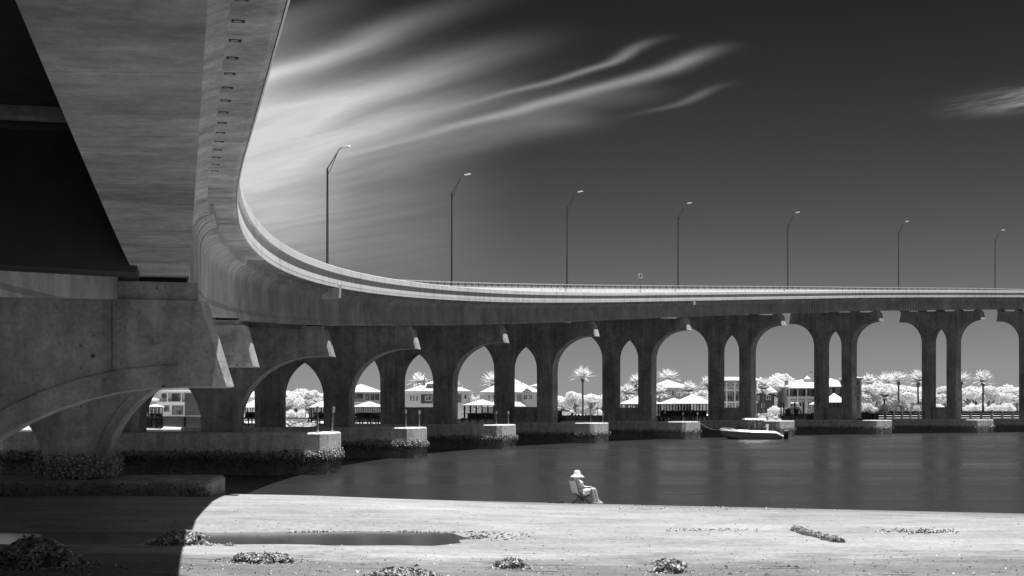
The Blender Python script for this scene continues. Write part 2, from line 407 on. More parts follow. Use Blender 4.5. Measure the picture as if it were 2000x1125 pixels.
# far shore: one low bank reaching to the horizon
sh = [(-900, 296), (-95, 296), (-20, 300), (40, 304), (70, 318), (90, 345), (135, 358), (220, 372), (1400, 560)]
mb = MB(); o = []
for k, (x, y) in enumerate(sh): o += [(x, y, -1), (x, y + 2.5, 1.1), (x, y + 12, 1.6), (x * 1.8, 5000, 2.2)]
fs = [(4 * k + j, 4 * k + 4 + j, 4 * k + 5 + j, 4 * k + 1 + j) for k in range(len(sh) - 1) for j in range(3)]
tag(mb.add(o, fs).build('far_shore', LAND), 'pale grassy far shore behind the bridge', 'shore', kind='structure')

# ------------------------------------------------------------------ piers
WE, CI, CO = 9.3, 1.8, 3.85     # cap end, inner and outer side of a column, from the pier's middle
def outer_curve(zc, n=14):        # lower edge of the cantilever, from the cap end inwards and down to the column (right side)
    pts = [(WE, zc), (8.5, zc)]
    for k in range(1, n + 1):
        t = PI / 2 * k / n; pts.append((8.5 - (8.5 - CO) * math.sin(t), zc - 4.0 * (1 - math.cos(t))))
    return pts
def inner_curve(zc, n=12):        # from the spring of the pointed arch up to its apex (right side)
    pts = []
    for k in range(n + 1):
        t = k / n; ang = t * math.radians(64)
        r = CI / (1 - math.cos(math.radians(64))); x = CI - r * (1 - math.cos(ang)); z = zc - 4.0 + (r * math.sin(ang)) * 2.9 / (r * math.sin(math.radians(64)))
        pts.append((x, z))
    return pts
def clip_z(pts, z0):              # drop the part of a polyline below z0
    res = []
    for k, p in enumerate(pts):
        if k and (pts[k - 1][1] - z0) * (p[1] - z0) < 0:
            a = pts[k - 1]; t = (z0 - a[1]) / (p[1] - a[1]); res.append((a[0] + t * (p[0] - a[0]), z0))
        if p[1] >= z0: res.append(p)
    return res
def rib(mb, pts, wd, y0, y1, side):
    n = len(pts); off = []
    for k, p in enumerate(pts):
        a = pts[max(k - 1, 0)]; b = pts[min(k + 1, n - 1)]; tx, tz = b[0] - a[0], b[1] - a[1]; l = math.hypot(tx, tz) or 1
        off.append((p[0] + side * -tz / l * wd, p[1] + side * tx / l * wd))
    for ya, yb in ((y0 - .03, y0 + .05), (y1 - .05, y1 + .03)):
        mb.rings([[(p[0], ya, p[1]), (q[0], ya, q[1]), (q[0], yb, q[1]), (p[0], yb, p[1])] for p, q in zip(pts, off)])
PT = 0.72
PLAB = ['nearest bridge pier, broad stained concrete cap running off the left edge',
        'second nearest pier, its oyster crusted leg standing on a low stepped block in the sand',
        'third nearest pier, long oyster crusted footing ending in a sunlit corner with two rods',
        'arched pier whose pointed opening shows pale rocks, a fence and a round tree',
        'arched pier whose narrow opening shows a palm behind the chimney of a pale house',
        'arched pier standing just left of the tall lone palm',
        'arched pier right of the tall lone palm, with the mooring rope leading from its footing',
        'arched pier right behind the white motorboat',
        'arched pier in front of the veranda house, a white pavilion roof showing between its columns',
        'rightmost whole arched pier, in front of pale woods and the timber bulkhead',
        'arched pier cut off by the right edge of the photograph']
WALLTOP = {4: 4.05, 5: 4.2, 6: 4.25, 7: 4.35, 8: 4.45, 9: 4.6, 10: 4.6}
for i in range(0, 11):
    th = heading(i); o = bp(i, .2, 0); root = empty('bridge_pier', (o.x, o.y, 0), -th)
    tag(root, PLAB[i], 'bridge pier', 'concrete piers carrying the curved bridge')
    g = gb(i); zc = g - 1.78; top = g - (0.40 if i == 0 else 0.28)
    ftop = 2.35 if i >= 2 else (1.05 if i == 1 else 0.15)
    fu = {0: 6.0, 1: 7.85, 2: 9.35, 3: 9.4, 4: 9.45}.get(i, 9.75)
    spring = zc - 4.0; zb = max(spring, ftop - .3)
    E1 = E_CAP * fe(i); ET = E_TOP * fe(i)
    sh_ = lambda p: (p[0], p[1] + E1 * (WE - p[0]))
    ro = clip_z(outer_curve(zc), zb); ri = clip_z(inner_curve(zc), zb)
    right_outer = ro[::-1]                     # column foot up to cap end
    poly = [p for p in ri[::-1]] + right_outer  # apex down to the inner foot, then outer foot up to the end
    # right half: apex .. inner foot, outer foot .. cap end bottom, cap end top, centre top
    half = poly + [(WE - .42, top)]
    leftp = [(-p[0], p[1]) for p in half][::-1]
    full = half[:] + [p for p in leftp if abs(p[0]) > 1e-4]
    full = [((p[0], p[1] + (E1 if p[1] < top - .01 else ET) * (WE - p[0]))) for p in full]
    mb = MB(); cham = lambda d: [(p[0] - math.copysign(d, p[0]) if abs(p[0]) > 8.8 else p[0], p[1]) for p in full]
    mb.rings([[(p[0], y, p[1]) for p in cham(d)] for y, d in ((-PT, .13), (-PT + .13, 0), (PT - .13, 0), (PT, .13))])
    rib(mb, [sh_(p) for p in right_outer[:-1]], .34, -PT, PT, 1)
    rib(mb, [sh_((-p[0], p[1])) for p in right_outer[:-1]], .34, -PT, PT, -1)
    arch = ri[::-1]
    rib(mb, [sh_(p) for p in arch], .30, -PT, PT, 1)
    rib(mb, [sh_((-p[0], p[1])) for p in arch], .30, -PT, PT, -1)
    mb.build('pier_cap', CONC, root)
    if spring > ftop + .1:
        for s in (-1, 1):
            c0, c1 = (CI, CO); cs = MB(); rec = .11; q = PT + .03
            pl = [(c0, -q), (c0 + .5, -q), (c0 + .5, -q + rec), (c1 - .5, -q + rec), (c1 - .5, -q), (c1, -q), (c1, q), (c1 - .5, q), (c1 - .5, q - rec), (c0 + .5, q - rec), (c0 + .5, q), (c0, q)]
            pl = [(s * a, b) for a, b in pl]
            if s < 0: pl = pl[::-1]
            cs.vprism(pl, ftop - .02, spring + E1 * (WE - s * 2.85) + .02)
            cs.box(min(s * (c0 - .02), s * (c1 + .02)), max(s * (c0 - .02), s * (c1 + .02)), -q - .02, q + .02, spring + .02 + E1 * (WE - s * 2.85), spring + .1 + E1 * (WE - s * 2.85))
            cs.build('column', CONC, root)
    if i in WALLTOP:
        MB().box(-CI + .01, CI - .01, -.45, .45, ftop - .02, WALLTOP[i]).build('low_wall', CONC, root)
    if i == 0:
        MB().box(7.385, 7.394, -PT - .004, -PT + .02, zc + .12, top - .02).build('construction_joint', SHADE_AND_JOINT, root)
    # footing with cut corners
    c = .42; hw = 2.6
    pl = [(-fu + c, -hw), (fu - c, -hw), (fu, -hw + c), (fu, hw - c), (fu - c, hw), (-fu + c, hw), (-fu, hw - c), (-fu, -hw + c)]
    ins = [(a - math.copysign(.1, a), b - math.copysign(.1, b)) for a, b in pl]
    fm = MB(); fm.rings([[(a, b, -2.5) for a, b in pl], [(a, b, ftop - .09) for a, b in pl], [(a, b, ftop) for a, b in ins]])
    fm.build('footing', FOOT, root)
    # bearing pedestals
    for u in (8.37, 4.185, 0, -4.185, -8.37):
        zt = g + dz_(u, i) - .07; z0 = top + ET * (9.5 - u) - .1
        pm = MB(); hwid = .62 if i == 0 else .55
        uc = min(u, 8.3) - .2
        pm.box(uc - hwid, uc + hwid, -.62, .62, z0, zt - .03)
        pd = pm.build('bearing_pedestal', CONC, root)
        MB().box(u - .58, u + .18, -.4, .4, zt - .031, zt + .075).build('bearing_pad', BLACK, pd)
    # oyster crust
    cnt = {0: 0, 1: 2500, 2: 9000, 3: 5200, 4: 3000, 5: 1700, 6: 900, 7: 700, 8: 500, 9: 400, 10: 0}[i]
    if cnt and i > 1:
        vs, fs = [], []; r = random.Random(40 + i); sz = .085 + .012 * i; lo = -0.1
        for k in range(cnt):
            q = r.random()
            if q < .72: p = (r.uniform(-9.2, fu - .35), -hw - r.uniform(-.02, .07), 0); n = (0, -1, 0)
            elif q < .78: t = r.random(); p = (fu - c + t * c, -hw + t * c, 0); n = (.7, -.7, 0)
            else: p = (fu + r.uniform(-.02, .06), r.uniform(-hw + c, hw), 0); n = (1, 0, 0)
            z = r.triangular(lo, 1.42, 1.1); z += .18 * mnoise.noise(Vector((p[0] * 1.3, p[1] * 1.3, i)))
            if q >= .72 and z < .72 and r.random() < .75: continue
            bulge = .14 * math.exp(-((z - 1.0) / .3) ** 2) * r.random()
            flake(vs, fs, (p[0] + n[0] * bulge, p[1] + n[1] * bulge, z), n, sz * (1.15 if z > .8 else .9), r)
        tag(raw('oyster_crust', vs, fs, OYS, root), kind='stuff')
    if i == 1:
        vs, fs = [], []; r = random.Random(3)
        for k in range(3600):
            a = r.uniform(0, 2 * PI); cc = 2.85; s = r.choice((1, 1, -1))
            ca, sa = math.cos(a), math.sin(a); m_ = max(abs(ca) / 1.35, abs(sa) / .95)
            z = r.triangular(1.0, 2.0, 1.5) + .12 * mnoise.noise(Vector((ca * 3, sa * 3, s)))
            flake(vs, fs, (s * cc + ca / m_ * r.uniform(.98, 1.06), sa / m_ * r.uniform(.98, 1.08), z), (ca, sa, .2), .11, r)
        for k in range(2600):
            u = r.uniform(-fu, fu); z = r.uniform(.4, 1.0)
            flake(vs, fs, (u, -hw - r.uniform(-.02, .05), z), (0, -1, 0), .08, r)
        tag(raw('oyster_crust', vs, fs, OYS, root), kind='stuff')
    rods = {2: ((8.75, -2.2, 1.45, .0), (9.0, 1.1, 1.45, .10)), 3: ((8.8, -2.1, 1.35, -.05), (9.1, .9, 1.3, 0)), 4: ((8.8, -2.0, 1.3, 0), (9.1, .9, 1.3, 0)),
            5: ((9.2, -2.0, 1.35, .0), (9.6, .8, 1.1, 0)), 6: ((9.2, -1.9, 1.2, 0), (9.6, 1.6, 1.2, .05)), 9: ((9.0, -2, .35, 0), (9.6, 1.5, .9, .6))}.get(i, ())
    for u, y, h, tl in rods:
        rm = MB(); rm.tube([(u, y, ftop - .05), (u + tl, y, ftop + h)], .055, 8); rm.lathe([(.0, 0), (.13, 0), (.11, .06), (.06, .1), (0, .1)], 10, (u, y, ftop))
        rd = rm.build('rod', STEEL, root)
        MB().tube([(u + tl * .8, y, ftop + h * .78), (u + tl * 1.01, y, ftop + h * 1.01)], .085, 8).build('sleeve', LAMPH, rd)

# ------------------------------------------------------------------ bridge superstructure
bridge = empty('road_bridge', bp(1, 0, 0))
tag(bridge, 'long curving concrete road bridge sweeping overhead from upper left to the right edge', 'bridge')
def sweep(name, prof, i0, i1, m, parent, step=.06, smooth=False, close=True):
    """prof: list of (u, z above girder underside)"""
    n = max(2, int(round((i1 - i0) / step)) + 1); rings = []
    for k in range(n):
        i = i0 + (i1 - i0) * k / (n - 1); g = gb(i)
        rings.append([bp(i, u, g + z + dz_(u, i)) - bridge.location for u, z in prof])
    return MB().rings(rings).build(name, m, parent, smooth)
I0, I1 = -1.9, 11.6
UG = (8.36, 4.185, 0.0, -4.185, -8.37)
def girder_prof(u, grow=0.0):
    h = [(.42, 0), (.42, .20), (.33, .38), (.33, 1.42)]
    for k in range(1, 6):
        t = PI / 2 * k / 6; h.append((.33 + .41 * (1 - math.cos(t)), 1.42 + .5 * math.sin(t)))
    h += [(.76, 1.94), (.76, 2.16)]
    pr = [(a + grow, b - (grow if b < .01 else 0)) for a, b in h]
    return [(u + a, b) for a, b in pr] + [(u - a, b) for a, b in pr[::-1]]
def girder_prof_r(u, grow):
    h = [(a - u, b) for a, b in girder_prof(u, grow)[:len(girder_prof(u)) // 2]]
    return [(u + a, b) for a, b in h] + [(u - .0, b) for a, b in (h[-1], h[0])]
for u in UG: sweep('girder', girder_prof(u), I0, I1, GIRD, bridge)
sweep('deck_slab', [(7.9, 2.162), (-9.62, 2.17), (-9.70, 2.20), (-9.70, 2.556), (7.9, 2.556)], I0, I1, SHADE_AND_JOINT, bridge)
sweep('deck_overhang', [(9.70, 2.20), (9.62, 2.17), (7.904, 2.165), (7.904, 2.56), (9.70, 2.56)], I0, I1, GIRD, bridge)
sweep('road_surface', [(9.29, 2.562), (-9.29, 2.562), (-9.29, 2.572), (9.29, 2.572)], I0, I1, GIRD, bridge)
sweep('parapet', [(9.71, 2.19), (9.735, 2.20), (9.725, 2.36), (9.690, 2.37), (9.690, 2.39), (9.722, 2.40), (9.66, 2.985), (9.752, 3.00), (9.715, 3.36), (9.69, 3.38), (9.46, 3.38), (9.42, 3.35), (9.30, 2.57), (9.70, 2.555)], I0, I1, FASC, bridge, .04)
sweep('parapet', [(-9.71, 2.19), (-9.735, 2.2), (-9.70, 3.66), (-9.42, 3.66), (-9.30, 2.57), (-9.70, 2.555)], I0, I1, FASC, bridge, .06)
# railing on the outer parapet
rail = sweep('railing', [(-9.51, 4.14), (-9.61, 4.14), (-9.61, 4.25), (-9.51, 4.25)], 3.6, 10.6, LAMPH, bridge)
low = sweep('rail_bar', [(-9.52, 3.74), (-9.60, 3.74), (-9.60, 3.82), (-9.52, 3.82)], 3.6, 10.6, LAMPH, rail)
pm = MB().box(-.055, .055, -.07, .07, 0, .52).build('rail_post', GREYP, rail)
first = True; k = 0; i = 4.35
while i < 9.9 and k < 98:
    p = pm if first else pm.copy()
    if not first: COL.objects.link(p); p.parent = rail
    first = False
    p.location = bp(i, -9.56, gb(i) + 3.63 + dz_(-9.56, i)) - bridge.location; p.rotation_euler = (0, 0, -heading(i)); i += .0575; k += 1
# diaphragms over the piers
for i in (0, 1, 2, 3, 4, 5, 6, 7, 8, 9, 10):
    g = gb(i); th = heading(i)
    for a in range(4):
        u1, u0 = UG[a] - .32, UG[a + 1] + .32; dm = MB(); rr = []
        for di in ((-.105, -.06) if i == 0 else (-.018, .018)):
            gg = gb(i + di) - (.28 if i == 0 else 0)
            rr.append([bp(i + di, u, gg + z + dz_(u, i)) - bridge.location for u, z in ((u0, .30), (u1, .18), (u1, 2.16), (u0, 2.16))])
        dm.rings(rr).build('diaphragm', SHADE_AND_JOINT, bridge)
for a in range(4):
    rr = []
    for di in (-.118, -.1055): rr.append([bp(di, u, gb(di) + z + dz_(u, 0)) - bridge.location for u, z in ((UG[a + 1] + .34, 2.0), (UG[a] - .34, 2.0), (UG[a] - .34, 2.155), (UG[a + 1] + .34, 2.155))])
    MB().rings(rr).build('diaphragm_ledge', CONC, bridge)
# stepped kinks on the outer girder
for (ia, nst, di) in ((0.285, 9, .0185), (7.25, 7, .026), (8.22, 9, .026)):
    for k in range(nst):
        i0 = ia + k * di; sweep('kink_step', girder_prof_r(8.36,   .09 + .01 * (k % 2)), i0, i0 + di * .84, GIRD, bridge, .006)
        sweep('kink_gap_shade', girder_prof_r(8.36, .082), i0 + di * .842, i0 + di * .998, TIMB, bridge, .006)  # dark strips paint in the shade of the gaps between steps
# brackets under the overhang at the expansion joints
for i in (2.02, 6.03, 10.02):
    bm_ = MB(); rr = []
    for di in (-.012, .012):
        g = gb(i + di); rr.append([bp(i + di, u, g + z + dz_(u, i)) - bridge.location for u, z in ((8.75, 1.5), (9.745, 1.62), (9.775, 2.38), (8.75, 2.38))])
    bm_.rings(rr).build('joint_bracket', FASC, bridge)
# form-hanger pockets in the overhang, their inner shade painted as thin dark plates
for k in range(17):
    yy = 12.2 + k * .83; lo_, hi_ = -1.0, 1.2
    for _ in range(40):
        m_ = (lo_ + hi_) / 2
        if bp(m_, 9.3, 0).y < yy: lo_ = m_
        else: hi_ = m_
    i = lo_; rr = []
    for di in (-.0022, .0022):
        g = gb(i + di); rr.append([bp(i + di, u, g + z + dz_(u, i)) - bridge.location for u, z in ((9.18, 2.166), (9.32, 2.166), (9.32, 2.18), (9.18, 2.18))])
    hp = MB().rings(rr).build('pocket_shade_plate', TIMB, bridge)
    rr = []
    for di in (-.0009, .0006):
        g = gb(i + di); rr.append([bp(i + di, u, g + z + dz_(u, i)) - bridge.location for u, z in ((9.205, 2.162), (9.28, 2.162), (9.28, 2.17), (9.205, 2.17))])
    MB().rings(rr).build('pocket_lip', GIRD, hp)

# ------------------------------------------------------------------ street lamps and sign on the bridge
def make_lamp():
    r = empty('street_lamp')
    MB().tube([(0, 0, 0), (0, 0, 4), (0, 0, 12.6)], [.155, .135, .095], 10).build('pole', POLE, r)
    MB().lathe([(0, 0), (.3, 0), (.3, .12), (.18, .16), (.18, .5), (0, .5)], 12).build('base', STEEL, r)
    am = MB(); am.tube([(0, 0, 12.55), (.55, 0, 13.3), (1.15, 0, 14.2), (1.4, 0, 14.5), (1.75, 0, 14.6)], [.06, .055, .05, .045, .045], 6)
    am.tube([(0, 0, 11.85), (.5, 0, 12.7), (1.0, 0, 13.85), (1.15, 0, 14.2)], .035, 6); am.build('arm', POLE, r)
    hm = MB(); hm.rings([[(x, a * wd, z + b * .5) for a, b in ((-1, 0), (-.6, h), (.6, h), (1, 0), (.6, -h * .6), (-.6, -h * .6))] for x, wd, z, h in ((1.68, .08, 14.58, .10), (1.9, .18, 14.61, .2), (2.4, .2, 14.64, .18), (2.62, .08, 14.65, .08))])
    hm.build('lamp_head', LAMPH, r)
    return r
lamp0 = make_lamp()
LL = ['tallest street lamp, the first from the left on the bridge curve below the bright cloud', 'street lamp second from the left, where the far railing begins',
      'street lamp between the second and the sign, third from the left', 'street lamp right of the small arrow sign', 'street lamp above the moored boat, third from the right',
      'street lamp second from the right edge', 'smallest street lamp, nearest the right edge of the photograph']
for k in range(7):
    i = 4 + k; o = lamp0 if k == 0 else copy_tree(lamp0)
    o.location = bp(i, -9.80, gb(i) + 2.6 + dz_(-9.6, i)); o.rotation_euler = (0, 0, -heading(i))
    s = [1.0, 1.0, 1.0, 1.0, .985, .95, .9][k]; o.scale = (s, s, s)
    tag(o, LL[k], 'street lamp', 'street lamps along the outer edge of the bridge')
lamp_plinths = MB()
def plinth(i):
    rr = []
    for di in (-.012, .012): rr.append([bp(i + di, u, gb(i) + z + dz_(u, i)) - bridge.location for u, z in ((-9.69, 2.25), (-10.1, 2.25), (-10.1, 2.62), (-9.69, 2.62))])
    MB().rings(rr).build('lamp_plinth', FASC, bridge)
for k in range(7): plinth(4 + k)

# arrow sign on the inner parapet
lo_, hi_ = 4.0, 7.0
for _ in range(40):
    m_ = (lo_ + hi_) / 2; q = bp(m_, 9.58, 0)
    if 1000 + F * q.x / q.y < 1250.5: lo_ = m_
    else: hi_ = m_
si = lo_; sp = bp(si, 9.58, gb(si) + 3.375 + dz_(9.58, si))
sg = empty('road_sign', sp, 0.6); tag(sg, 'small square road sign with a black turn arrow on a thin post on the parapet', 'road sign')
MB().tube([(0, 0, 0), (0, 0, 2.35)], .035, 6).build('post', STEEL, sg)
MB().lathe([(0, 0), (.14, 0), (.06, .12), (0, .12)], 8).build('foot', STEEL, sg)
MB().box(-.31, .31, -.055, -.035, 1.72, 2.34).build('sign_panel', SIGNF, sg)
ar = MB(); arc = [(-.10, 1.82), (-.10, 2.05), (-.06, 2.14), (.02, 2.18), (.09, 2.15), (.12, 2.09)]
for a, b in zip(arc[:-1], arc[1:]):
    d = Vector((b[0] - a[0], b[1] - a[1])).normalized(); n = Vector((-d.y, d.x)) * .04; e = d * .02
    ar.prism([(a[0] - e.x - n.x, a[1] - e.y - n.y), (b[0] + e.x - n.x, b[1] + e.y - n.y), (b[0] + e.x + n.x, b[1] + e.y + n.y), (a[0] - e.x + n.x, a[1] - e.y + n.y)], -.064, -.0545)
ar.prism([(.0, 2.08), (.22, 2.10), (.10, 1.94)], -.066, -.0545)
ar.build('arrow', BLACK, sg)

# ------------------------------------------------------------------ oyster clumps and litter on the sand
def clump(px_, py_, wpx, hpx, label, n, seed, dep=.7, sz=.07, name='oyster_clump'):
    p = ground_at(px_, py_); S = F / p.y; W = wpx / S; H = hpx / S; r = random.Random(seed)
    root = empty(name, (p.x, p.y, p.z - .02)); tag(root, label, 'oyster clump', 'clumps of oyster shells on the sand')
    D = W * dep; vs, fs = [], []; core = MB(); rings = []
    def rad(a, t): return 1 + .50 * mnoise.noise(Vector((math.cos(a) * 1.7 + seed, math.sin(a) * 1.7, t * 2)))
    def prof(t): return (1 - t ** 2.2) ** .5 if t < 1 else 0
    for t in (0, .25, .5, .75, .93):
        rings.append([(W * .46 * prof(t) * rad(2 * PI * j / 20, t) * math.cos(2 * PI * j / 20), D * .46 * prof(t) * rad(2 * PI * j / 20, t) * math.sin(2 * PI * j / 20), H * .86 * t) for j in range(20)])
    core.rings(rings).build('mud_core', MUDDY, root)
    for k in range(n):
        a = r.uniform(0, 2 * PI); t = min(.97, r.random() ** .8); q = prof(t) * rad(a, t)
        hh = H * t * (.85 + .3 * mnoise.noise(Vector((math.cos(a) * 3, math.sin(a) * 3, seed))))
        flake(vs, fs, (W * .5 * q * math.cos(a), D * .5 * q * math.sin(a), hh + .01), (math.cos(a) * prof(t), math.sin(a) * prof(t), .3 + t), sz * r.choice((.6, .8, 1, 1.2, 1.6)), r)
    for k in range(n // 4):
        a = r.uniform(0, 2 * PI); q = 1 + .6 * r.random() ** 2
        x, y = W * .5 * q * math.cos(a), D * .5 * q * math.sin(a); flake(vs, fs, (x, y, zs(p.x + x, p.y + y) - p.z + .035), (0, 0, 1), sz * .8, r)
    tag(raw('shells', vs, fs, CLUMP, root), kind='stuff')
clump(72, 1103, 160, 56, 'largest oyster clump, in the shade at the lower left corner', 2600, 1, .75, .085)
clump(352, 1063, 108, 30, 'oyster clump cut in two by the edge of the bridge shadow beside the pool', 1100, 2, .7, .07)
clump(510, 1098, 128, 22, 'long low oyster clump in front of the tidal pool', 900, 3, .45, .07)
clump(782, 1128, 120, 22, 'oyster clump cut by the bottom edge of the photograph', 900, 4, .6, .075)
clump(998, 1110, 62, 22, 'small bright oyster clump near the bottom, left of the compact one', 450, 5, .6, .07)
clump(1310, 1118, 66, 29, 'compact oyster clump near the bottom, below the seated person and to the right', 700, 6, .7, .065)
clump(932, 1052, 42, 7, 'flat dark oyster patch at the right tip of the tidal pool', 260, 7, .5, .07)
clump(448, 1066, 18, 6, 'tiny oyster clump at the near rim of the tidal pool', 60, 8, .7, .06)
# low ridge of worm-cast lumps
a0, a1 = ground_at(1552, 1037), ground_at(1640, 1060)
rg = empty('shell_ridge', a0); tag(rg, 'dark crooked ridge of shell and mud running across the sand at right', 'shell ridge')
vs, fs = [], []; r = random.Random(5); core = MB(); core_p, core_r = [], []
for k in range(26):
    t = k / 25; c = a0.lerp(a1, t) - a0; c.x += r.uniform(-.10, .10); c.y += r.uniform(-.12, .12); R_ = r.uniform(.06, .15)
    c.z = zs(a0.x + c.x, a0.y + c.y) - a0.z
    core_p.append((c.x, c.y, c.z)); core_r.append(R_)
    for j in range(22):
        a = r.uniform(0, 2 * PI); q = r.random() ** .5
        flake(vs, fs, (c.x + R_ * q * math.cos(a), c.y + R_ * q * math.sin(a), c.z + .13 * (1 - q * q) + .01), (0, 0, 1), .06, r)
core.tube(core_p, core_r, 8); core.build('mud_core', MUDS, rg); tag(raw('shells', vs, fs, CLUMP, rg), kind='stuff')
# loose litter
vs, fs = [], []; r = random.Random(11)
def litter(px_, py_, s):
    p = ground_at(px_, py_)
    if p.y > yw(p.x) - .1: return
    flake(vs, fs, (p.x, p.y, p.z + s * .22), (0, 0, 1.6), s, r)
for k in range(750): litter(r.uniform(0, 2000), 1125 - 34 * r.random() ** 1.3, r.uniform(.02, .06) * (1 + (r.random() > .93)))
for k in range(500): litter(r.uniform(380, 2000), r.uniform(985, 1095), r.uniform(.025, .06))
for k in range(260): litter(r.triangular(1690, 1875, 1830), r.gauss(1039, 2.2), r.uniform(.05, .11))
for k in range(240): litter(r.uniform(1210, 1700), 985 + (r.uniform(0, 1)) * 12, r.uniform(.04, .09))
for k in range(220): litter(r.uniform(560, 950), 1040 + r.gauss(0, .8), r.uniform(.04, .09))
for k in range(160): litter(r.triangular(900, 1060, 960), r.uniform(1040, 1056), r.uniform(.04, .09))
for k in range(150): litter(r.uniform(1300, 1480), r.gauss(1036, 1.5), r.uniform(.04, .08))
tag(raw('shell_litter', vs, fs, DIRT), 'scattered shell bits and dark debris on the sand', 'shell litter', kind='stuff')

# ------------------------------------------------------------------ people
def skin_body(name, joints, edges, m, parent, level=2):
    names = list(joints); me = bpy.data.meshes.new(name)
    me.from_pydata([joints[n][:3] for n in names], [(names.index(a), names.index(b)) for a, b in edges], [])
    ob = bpy.data.objects.new(name, me); COL.objects.link(ob); ob.parent = parent
    sk = ob.modifiers.new('skin', 'SKIN'); sk.use_smooth_shade = True
    for k, n in enumerate(names):
        sv = me.skin_vertices[0].data[k]; rr = joints[n][3]
        sv.radius = rr if isinstance(rr, tuple) else (rr, rr); sv.use_root = (k == 0)
    sb = ob.modifiers.new('sub', 'SUBSURF'); sb.levels = level; sb.render_levels = level
    me.materials.append(m)
    return ob
def hand(J, E, side, wrist, d):
    """palm and five fingers, d = direction of the hand"""
    w_ = Vector(J[wrist][:3]); d = Vector(d).normalized(); up = Vector((0, 0, 1)); lat = d.cross(up).normalized() * side
    p = w_ + d * .06; J[wrist + 'p'] = (*p, .024); E.append((wrist, wrist + 'p'))
    for k, (o, l) in enumerate(((-.03, .065), (-.01, .075), (.01, .07), (.028, .055))):
        a = w_ + d * .10 + lat * o; b = a + d * l * .55 - up * .008; c = b + d * l * .4 - up * .028
        for nm, q, r_ in (('a', a, .011), ('b', b, .009), ('c', c, .007)): J[f'{wrist}f{k}{nm}'] = (*q, r_)
        E += [(wrist + 'p', f'{wrist}f{k}a'), (f'{wrist}f{k}a', f'{wrist}f{k}b'), (f'{wrist}f{k}b', f'{wrist}f{k}c')]
    a = w_ + d * .05 - lat * .045; b = a + d * .035 - lat * .012 - up * .01
    J[wrist + 'ta'] = (*a, .011); J[wrist + 'tb'] = (*b, .008); E += [(wrist + 'p', wrist + 'ta'), (wrist + 'ta', wrist + 'tb')]
def seated():
    J = {'pelvis': (0, 0, .44, (.15, .12)), 'waist': (-.09, 0, .60, (.13, .10)), 'chest': (-.18, 0, .79, (.15, .11)), 'neck': (-.19, 0, .94, .05), 'head': (-.17, 0, 1.06, .095), 'crown': (-.17, 0, 1.14, .075)}
    E = [('pelvis', 'waist'), ('waist', 'chest'), ('chest', 'neck'), ('neck', 'head'), ('head', 'crown')]
    J['nose'] = (-.055, 0, 1.05, .016); E.append(('head', 'nose'))
    J['chin'] = (-.09, 0, .98, .04); E.append(('head', 'chin'))
    for s, n in ((1, 'l'), (-1, 'r')):
        J['hip' + n] = (.06, .09 * s, .44, .095); J['knee' + n] = (.50, .12 * s, .565, .065); J['shin' + n] = (.57, .125 * s, .34, .055); J['ankle' + n] = (.62, .13 * s, .10, .04); J['heel' + n] = (.59, .13 * s, .05, .04); J['toe' + n] = (.79, .15 * s, .035, .035)
        J['sho' + n] = (-.18, .19 * s, .85, .062); J['elb' + n] = (-.02, .29 * s, .63, .045); J['wri' + n] = (.22, .25 * s, .635, .03)
        J['ear' + n] = (-.17, .095 * s, 1.06, .02); E.append(('head', 'ear' + n))
        E += [('pelvis', 'hip' + n), ('hip' + n, 'knee' + n), ('knee' + n, 'shin' + n), ('shin' + n, 'ankle' + n), ('ankle' + n, 'heel' + n), ('ankle' + n, 'toe' + n), ('chest', 'sho' + n), ('sho' + n, 'elb' + n), ('elb' + n, 'wri' + n)]
        hand(J, E, s, 'wri' + n, (1, 0, -.05))
    return J, E
CHP = Vector((2.6, 51.9, 0)); CHP.z = zs(CHP.x, CHP.y)
HEAD = math.radians(24)
per = empty('person', CHP, HEAD); tag(per, 'person in white sun hat and pale clothes sitting in a camp chair', 'person')
J, E = seated(); skin_body('body', J, E, SKIN, per)
tj = {'pelvis': (0, 0, .45, (.175, .145)), 'waist': (-.09, 0, .60, (.16, .13)), 'chest': (-.18, 0, .79, (.185, .14)), 'collar': (-.185, 0, .90, .08)}
te = [('pelvis', 'waist'), ('waist', 'chest'), ('chest', 'collar')]
for s, n in ((1, 'l'), (-1, 'r')):
    tj['s' + n] = (-.18, .2 * s, .86, .09); tj['e' + n] = (-.10, .28 * s, .71, .085); te += [('chest', 's' + n), ('s' + n, 'e' + n)]
skin_body('shirt', tj, te, CLOTH, per)
sj = {'p': (.02, 0, .44, (.17, .14))}; se = []
for s, n in ((1, 'l'), (-1, 'r')): sj['h' + n] = (.08, .095 * s, .45, .11); sj['t' + n] = (.30, .11 * s, .515, .095); se += [('p', 'h' + n), ('h' + n, 't' + n)]
skin_body('shorts', sj, se, CLOTH, per)
MB().lathe([(0, .165), (.06, .16), (.105, .13), (.125, .06), (.135, .0), (.21, -.04), (.275, -.10), (.27, -.108), (.205, -.055), (.12, -.02), (0, -.02)], 24, (-.17, 0, 1.10)).build('hat', CLOTH, per, True)
hj = {'a': (-.20, 0, 1.07, (.10, .10)), 'b': (-.24, 0, .98, (.10, .07)), 'c': (-.25, .02, .89, (.09, .05))}
skin_body('hair', hj, [('a', 'b'), ('b', 'c')], CANVAS, per)
for s in (1, -1): MB().rings([[(x, .13 * s + (.02 * s if x > .7 else 0) + a * wd, z) for a, z in ((-1, 0), (1, 0), (.8, h), (-.8, h))] for x, wd, h in ((.54, .03, .07), (.61, .045, .09), (.71, .05, .06), (.83, .035, .045))]).build('shoe', CLOTH, per)
ch = empty('camp_chair', CHP, HEAD); tag(ch, 'folding camp chair with pale canvas back and black crossed legs under the seated person', 'camp chair')
